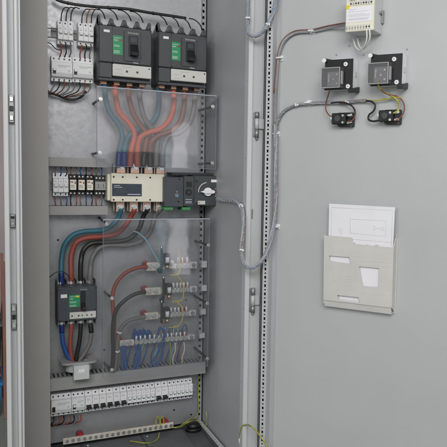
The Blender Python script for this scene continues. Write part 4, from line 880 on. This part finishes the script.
# two panel meters seen from behind
def meter(side, p0, p1, first):
    dd = .045; sL, zT_ = S(p0[0], p0[1], dd); sR, zB = S(p1[0], p1[1], dd); W = sR-sL; H = .096; zB = zT_-H
    t = thing('panel_meter', f'{side} black backed panel meter with a clear terminal cover on the door', 'meter', D0+DU*sL+Vector((0, 0, zB)), 'panel meters on the door', DROT)
    bm = BM(); box(bm, .002, W-.001, -.0005, -dd+.004, .002, H-.001, .002); mk('housing', bm, 'white', t)
    bm = BM(); box(bm, 0, W, -dd+.0037, -dd, 0, H, .0015); mk('back_plate', bm, 'black', t)
    bm = BM(); box(bm, W-.0008, W+.0005, -.012, -.028, H*.42, H*.60, .0005); mk('side_vent', bm, 'white2', t)
    bm = BM(); prism_x(bm, W-.012, W+.006, [(-.0005, -.006), (-dd-.006, -.012), (-dd-.006, .002), (-dd+.006, .004), (-.0005, .012)], .001); mk('fixing_clamp', bm, 'black', t)
    bm = BM(); prism_x(bm, -.003, .008, [(-.0005, H-.008), (-dd-.006, H-.006), (-dd-.006, H+.004), (-.0005, H+.008)], .001); mk('fixing_clamp', bm, 'black', t)
    for fx, fz in ((.76, .82), (.86, .09), (.02, .97)):
        bm = BM(); disc(bm, W*fx, H*fz, -dd-.0003 if fx > .1 else -dd-.0063, .0068, .005, 14); nt_ = mk('nut', bm, 'white', t)
        if fx > .1: bm = BM(); disc(bm, W*fx, H*fz, -dd-.0054, .0022, .001, 8); mk('nut_stud', bm, 'steel_dk', nt_)
    # terminal block under the clear cover
    bm = BM(); box(bm, W*.16, W*.60, -dd-.0003, -dd-.012, H*.10, H*.58, .001); tb = mk('terminal_block', bm, 'inner', t)
    for fx, fz in ((.24, .46), (.40, .32), (.52, .48), (.52, .18)):
        bm = BM(); disc(bm, W*fx, H*fz, -dd-.0122, .0035, .004, 10); mk('terminal_stud', bm, 'steel', tb)
    bm = BM(); box(bm, W*.20, W*.25, -dd-.0122, -dd-.015, H*.24, H*.50); mk('white_link', bm, 'white2', tb)
    bm = BM(); box(bm, W*.255, W*.27, -dd-.0122, -dd-.014, H*.26, H*.36); mk('red_link', bm, 'red', tb)
    # clear cover: shell of five thin walls with a rim
    x0_, x1_, z0_, z1_, y0_, y1_ = W*.01, W*.68, H*.03, H*.70, -dd-.0004, -dd-.025
    bm = BM(); th = .0016
    box(bm, x0_, x1_, y1_, y1_-th, z0_, z1_)
    for a in ((x0_, x0_+th, z0_, z1_), (x1_-th, x1_, z0_, z1_), (x0_+th, x1_-th, z0_, z0_+th), (x0_+th, x1_-th, z1_-th, z1_)): box(bm, a[0], a[1], y0_, y1_+.0001, a[2], a[3])
    cv = mk('clear_cover', bm, 'clear_cover', t)
    bm = BM(); zm = (z0_+z1_)/2
    for a in ((x0_-.004, x0_-.0002, z0_+.012, z1_-.012), (x1_+.0002, x1_+.004, z0_+.012, z1_-.012)): box(bm, a[0], a[1], y0_-.010, y1_+.004, a[2], a[3])
    mk('cover_rib', bm, 'clear_rim', cv)
    bm = BM(); e = .0025
    for a in ((x0_, x0_+e, z0_, z1_), (x1_-e, x1_, z0_, z1_), (x0_+e+.0001, x1_-e-.0001, z0_, z0_+e), (x0_+e+.0001, x1_-e-.0001, z1_-e, z1_)): box(bm, a[0], a[1], y1_-th-.0002, y1_-th-.0016, a[2], a[3])
    mk('cover_rim', bm, 'clear_rim', cv)
    return t
meter('left', (325, 60.2), (352.3, 90), 1)
meter('right', (371, 55.2), (401.3, 88), 0)
def contact_block(side, px0, py0, px1, py1):
    dd = .035; sL, zT_ = S(px0, py0, dd); sR, zB = S(px1, py1, dd); W = sR-sL; H = .046
    t = thing('contact_block', f'small black selector contact block below the {side} meter', 'switch block', D0+DU*sL+Vector((0, 0, zT_-H)), 'contact blocks under the meters', DROT)
    bm = BM(); box(bm, W*.22, W, -.0005, -.018, 0, H, .002); mk('mounting_collar', bm, 'black', t)
    bm = BM(); box(bm, W*.02, W*.72, -.0183, -dd, H*.16, H*.94, .003); mk('block', bm, 'black', t)
    bm = BM(); cyl(bm, (W*.36, -dd-.0003, H*.55), (W*.36, -dd-.006, H*.55), .010, 14); mk('cap', bm, 'dark', t)
    for zz in (.28, .76):
        bm = BM(); prism_y(bm, -.0185, -.026, [(W*.74, H*zz-.004), (W*.97, H*zz-.001), (W*.97, H*zz+.006), (W*.74, H*zz+.003)], .001); mk('clamp_lever', bm, 'white2', t)
        bm = BM(); disc(bm, W*.60, H*zz, -dd-.0003, .004, .001, 8); mk('terminal_screw', bm, 'steel', t)
    for fx, fz in ((.3, .06), (.93, .06), (.93, .95)):
        bm = BM(); disc(bm, W*fx, H*fz, -.0182, .0032, .0012, 8); mk('corner_boss', bm, 'dark2', t)
    bm = BM(); box(bm, -W*.06, W*.06, -.020, -.030, H*.50, H*.70, .001); mk('ferrule', bm, 'white', t)
contact_block('left', 331, 112.3, 350.5, 127.5); contact_block('right', 378, 109.3, 398, 126.5)
dw = [('brown', 'c_brown', 'from the left meter down to its contact block', [(330.3, 88, .06), (328, 96, .03), (325.8, 104, .018), (326, 110, .018), (329.5, 115.5, .025), (333, 117, .03)], .0021),
 ('black', 'c_black', 'curling from the bundle into the right side of the left contact block', [(331, 103, .014), (339, 102.2, .016), (347, 103.2, .02), (353, 107.2, .022), (354.6, 112.5, .025), (352, 117, .028), (347, 116.3, .03)], .0024),
 ('brown', 'c_brown', 'curling beside the black wire to the lower lever of the left contact block', [(340, 103.5, .014), (349, 104.5, .016), (355.4, 110.5, .02), (354.5, 117, .022), (351, 121.2, .026), (346.5, 121.6, .03)], .0020),
 ('yellow green', 'c_yg', 'from the right meter down to the upper lever of its contact block', [(378.2, 80, .062), (378.8, 86, .05), (383, 91.5, .035), (390, 95, .025), (396.5, 99.5, .02), (399.3, 106, .02), (397.5, 111, .024), (393, 113.3, .03)], .0030),
 ('brown', 'c_brown', 'from the right meter round to the lower lever of its contact block', [(379, 80, .060), (380, 88, .045), (387, 94, .03), (398, 96.8, .02), (404, 104, .018), (403.8, 112, .02), (399, 118.5, .024), (394, 121, .03)], .0022),
 ('yellow', 'c_yg', 'running from the bundle end across to the right meter wires', [(364, 100.6, .014), (374, 100.6, .016), (385, 99.2, .018), (395, 97.2, .02), (401, 97.5, .02)], .0022),
 ('black', 'c_black', 'drooping from the bundle end to the left side of the right contact block', [(366, 100.8, .014), (371.5, 101.6, .018), (375.2, 105.5, .02), (373.5, 111, .02), (369, 115, .02), (368.5, 119.2, .02), (373, 121.3, .026), (378, 120.6, .03)], .0032)]
for cn, m_, d, pts, r in dw: cable('control_wire', f'{cn} wire {d}', [D(*p) for p in pts], r, m_, 'wire', 'wires of the door devices', n=8)
for i, (px, py) in enumerate(((349.3, 46), (336.5, 55), (363.7, 55), (407, 49.5))):
    q = D(px, py, 0); t = thing('door_screw', f'tiny dark screw head in the door, {("under the cream device", "left above the left meter", "between the two meters", "right above the right meter")[i]}', 'screw', q, 'screw heads in the door', DROT)
    bm = BM(); disc(bm, 0, 0, -.0002, .0032, .001, 8); mk('screw_head', bm, 'steel_dk', t)

# ------------------------------------------------------------------ document pocket with papers
dd = .030
def Lp(px, py, d=dd): s, z = S(px, py, d); return s-PS, z-PZ
PS, PZ = 0, 0; PS, PZ = S(323.6, 299.8, dd)
t = thing('document_pocket', 'beige plastic document pocket with cut-out windows fixed on the door', 'document holder', D0+DU*PS+Vector((0, 0, PZ)), None, DROT)
outer = [Lp(323.6, 299.8), Lp(391.3, 307.8), Lp(393, 247.7), Lp(352.8, 243.8), Lp(351.6, 237.6), Lp(324.2, 235.3)]
wins = [[Lp(330.0, 261), Lp(351.2, 264.0), Lp(349.6, 257.2), Lp(329.2, 255.6)],
        [Lp(362.8, 286.2), Lp(378.8, 287.2), Lp(379.2, 268.2), Lp(359.2, 266.4)],
        [Lp(339.0, 300.2), Lp(360.0, 302.4), Lp(358.8, 297.3), Lp(337.3, 295.0)]]
o = holed('front_panel', outer, wins, .0025, 'beige', t); o.location = (0, -dd, 0)
PW = outer[1][0]; PH = outer[5][1]
bm = BM(); box(bm, -.004, PW+.004, -.0003, -.003, -.022, PH+.004, .001); mk('back_panel', bm, 'beige', t)
bm = BM(); box(bm, -.0012, .0012, -.0033, -dd+.0015, -.012, outer[5][1]); mk('side_wall', bm, 'beige', t)
bm = BM(); prism_x(bm, PW-.0012, PW+.0014, [(-.0033, -.018), (-dd+.001, outer[1][1]+.001), (-dd-.0015, outer[2][1]), (-dd+.008, outer[2][1]+.016), (-.0033, outer[2][1]+.040)]); mk('side_wall', bm, 'beige', t)
bm = BM(); prism_x(bm, .0015, PW-.0015, [(-.0033, -.0215), (-.0033, -.018), (-dd+.010, -.0165), (-dd+.003, .004), (-dd+.0014, .004), (-dd+.007, -.0215)]); mk('bottom_wall', bm, 'beige', t)
bm = BM()
for a, b, zz in ((.30, .30+.32, .72), (.50, .97, .66), (.48, .96, .60), (.50, .95, .18), (.13, .42, .40), (.13, .43, .36), (.13, .40, .32), (.5, .97, .88)): box(bm, PW*a, PW*b, -dd-.0013, -dd-.0018, PH*zz, PH*zz+.0012)
mk('embossed_line', bm, 'beige', t)
def paper(label, d, c, lines, texts=()):
    pts = [S(*p, d) for p in c]; s0, z0 = pts[0]; t = thing('paper_sheet', label, 'paper', D0+DU*s0+DN*d+Vector((0, 0, z0)), 'papers in the document pocket', DROT)
    bm = BM(); prism_y(bm, 0, .0006, [(a-s0, b-z0) for a, b in pts]); mk('sheet', bm, 'paper', t)
    bm = BM()
    for (xa, ya), (xb, yb_), wd in lines:
        a = S(xa, ya, d); b = S(xb, yb_, d); tube(bm, [(a[0]-s0, -.0004, a[1]-z0), (b[0]-s0, -.0004, b[1]-z0)], wd, 4)
    if lines: mk('drawn_line', bm, 'ink_pale', t)
    for s, px, py, size in texts: a = S(px, py, d); text('lettering', s, size, 'ink', t, (a[0]-s0, -.0004, a[1]-z0))
    return t
fr_ = [((331.8, 207.5), (392.5, 210.3), .0003), ((331.8, 207.5), (331.2, 236), .0003), ((392.5, 210.3), (391.5, 246), .0003),
       ((350.4, 219), (386, 221), .0003), ((386, 221), (385.6, 236), .0003), ((350.4, 219), (350.3, 233), .00045), ((350.3, 233), (385.6, 236.3), .0003),
       ((338.3, 228.4), (343.8, 228.8), .0003), ((338.6, 230), (343.4, 230.4), .0003), ((339.2, 231.6), (342.8, 232), .0003), ((339.3, 232.3), (341, 234.8), .0003), ((342.8, 232.4), (341, 234.8), .0003),
       ((374, 226), (377.5, 228.2), .0003), ((377.5, 228.2), (374, 230), .0003), ((374, 226), (374, 230), .0003), ((378, 228.3), (380, 228.4), .0003), ((380, 228.4), (382.5, 226.5), .0003), ((380, 228.4), (382.8, 230.6), .0003), ((382.5, 226.5), (384, 228.8), .0003), ((384, 228.8), (382.8, 230.6), .0003),
       ((352, 239.3), (391, 242.3), .0003)]
paper('front white drawing sheet with a framed title block standing in the pocket', .024, [(327.5, 282), (391, 290), (395, 207.3), (329.2, 203.6)], fr_, [('V', 353.8, 244.4, .009), ('---', 357, 245.2, .008), ('A', 367, 246, .008), ('10/2', 374.4, 246.6, .008)])
paper('folded white sheet showing through the two upper windows of the pocket', .019, [(326, 297.5), (390.5, 305), (391.5, 262), (327.5, 254)], [((332, 257), (350, 259), .0004), ((360.5, 274.8), (378.5, 276.2), .0007)], [('T', 338, 261, .010)])
paper('small white slip showing in the lowest slot of the pocket', .022, [(330, 301.6), (366, 305.8), (366, 297), (330, 293)], [((341, 299.2), (356, 301), .0004)], [('--', 353, 299, .008)])

# ------------------------------------------------------------------ things glimpsed at the far left edge, beyond the cabinet
q0 = P(1, 398, .9)
M['crate'] = mat('crate_blue', (.03, .20, .42), .45, 0, .1, 12); M['orange'] = mat('box_orange', (.30, .12, .06), .6); M['pinkbox'] = mat('box_pink', (.48, .27, .27), .6)
def shelf_thing(name, label, cat, py0, py1, m, y=.9, w=.26):
    zt, zb = P(1, py0, y).z, P(1, py1, y).z; xc = P(1, py0, y).x-.13
    return thing(name, label, cat, (xc, y, zb)), zt-zb, w
t, h, w = shelf_thing('storage_crate', 'blue ribbed plastic crate behind the cabinet at the left edge', 'crate', 374, 416, 'crate')
bm = BM(); prism_y(bm, -.13, .13, [(-w*.45, 0), (w*.45, 0), (w*.5, h*.9), (-w*.5, h*.9)], .003); mk('crate_body', bm, 'crate', t)
bm = BM(); box(bm, -w*.53, w*.53, -.145, .145, h*.905, h, .004); mk('crate_rim', bm, 'crate', t)
for i in range(5): bm = BM(); box(bm, -w*.44, w*.44, -.131, -.136, h*(.12+.15*i), h*(.17+.15*i)); mk('crate_rib', bm, 'c_lblue' if i == 4 else 'crate', t)
t, h, w = shelf_thing('storage_box', 'dull pink box under the blue crate at the left edge', 'box', 417, 432, 'pinkbox')
bm = BM(); box(bm, -w*.48, w*.48, -.13, .13, 0, h*.86, .003); mk('box_body', bm, 'pinkbox', t); bm = BM(); box(bm, -w*.5, w*.5, -.14, .14, h*.865, h*.995, .003); mk('box_lid', bm, 'pinkbox', t)
t, h, w = shelf_thing('storage_bin', 'black open bin above the blue crate at the left edge', 'bin', 318, 366, 'black')
bm = BM(); prism_y(bm, -.13, .13, [(-w*.46, 0), (w*.46, 0), (w*.5, h*.93), (-w*.5, h*.93)], .003); mk('bin_body', bm, 'black', t); bm = BM(); box(bm, -w*.52, w*.52, -.14, .14, h*.935, h, .003); mk('bin_rim', bm, 'gland', t)
t, h, w = shelf_thing('storage_box', 'small dull orange box above the black bin at the left edge', 'box', 304, 310, 'orange')
bm = BM(); box(bm, -w*.48, w*.48, -.12, .12, 0, h*.9, .003); mk('box_body', bm, 'orange', t); bm = BM(); box(bm, -.02, .02, -.121, .121, h*.9, h*.92); mk('box_tape', bm, 'beige', t)
zs = [P(1, y, .9).z for y in (433.5, 317-50, 311.5, 367.5)]
t = thing('storage_rack', 'brown steel storage rack with shelves behind the cabinet at the left edge', 'rack', (P(5.0, 380, .73).x-.30, .9, 0))
M['rackpaint'] = mat('rack_paint', (.30, .15, .12), .5, 0, .1, 8)
for xx in (-.30, .30):
    for yy in (-.17, .17): bm = BM(); box(bm, xx-.007, xx+.007, yy-.007, yy+.007, 0, .76, .002); mk('upright', bm, 'rackpaint', t)
for zt in [P(1, 432.5, .9).z, P(1, 366.5, .9).z, P(1, 310.5, .9).z]: bm = BM(); box(bm, -.284, .284, -.15, .15, zt-.006, zt-.001); mk('shelf', bm, 'rackpaint', t)
bpy.context.view_layer.update()
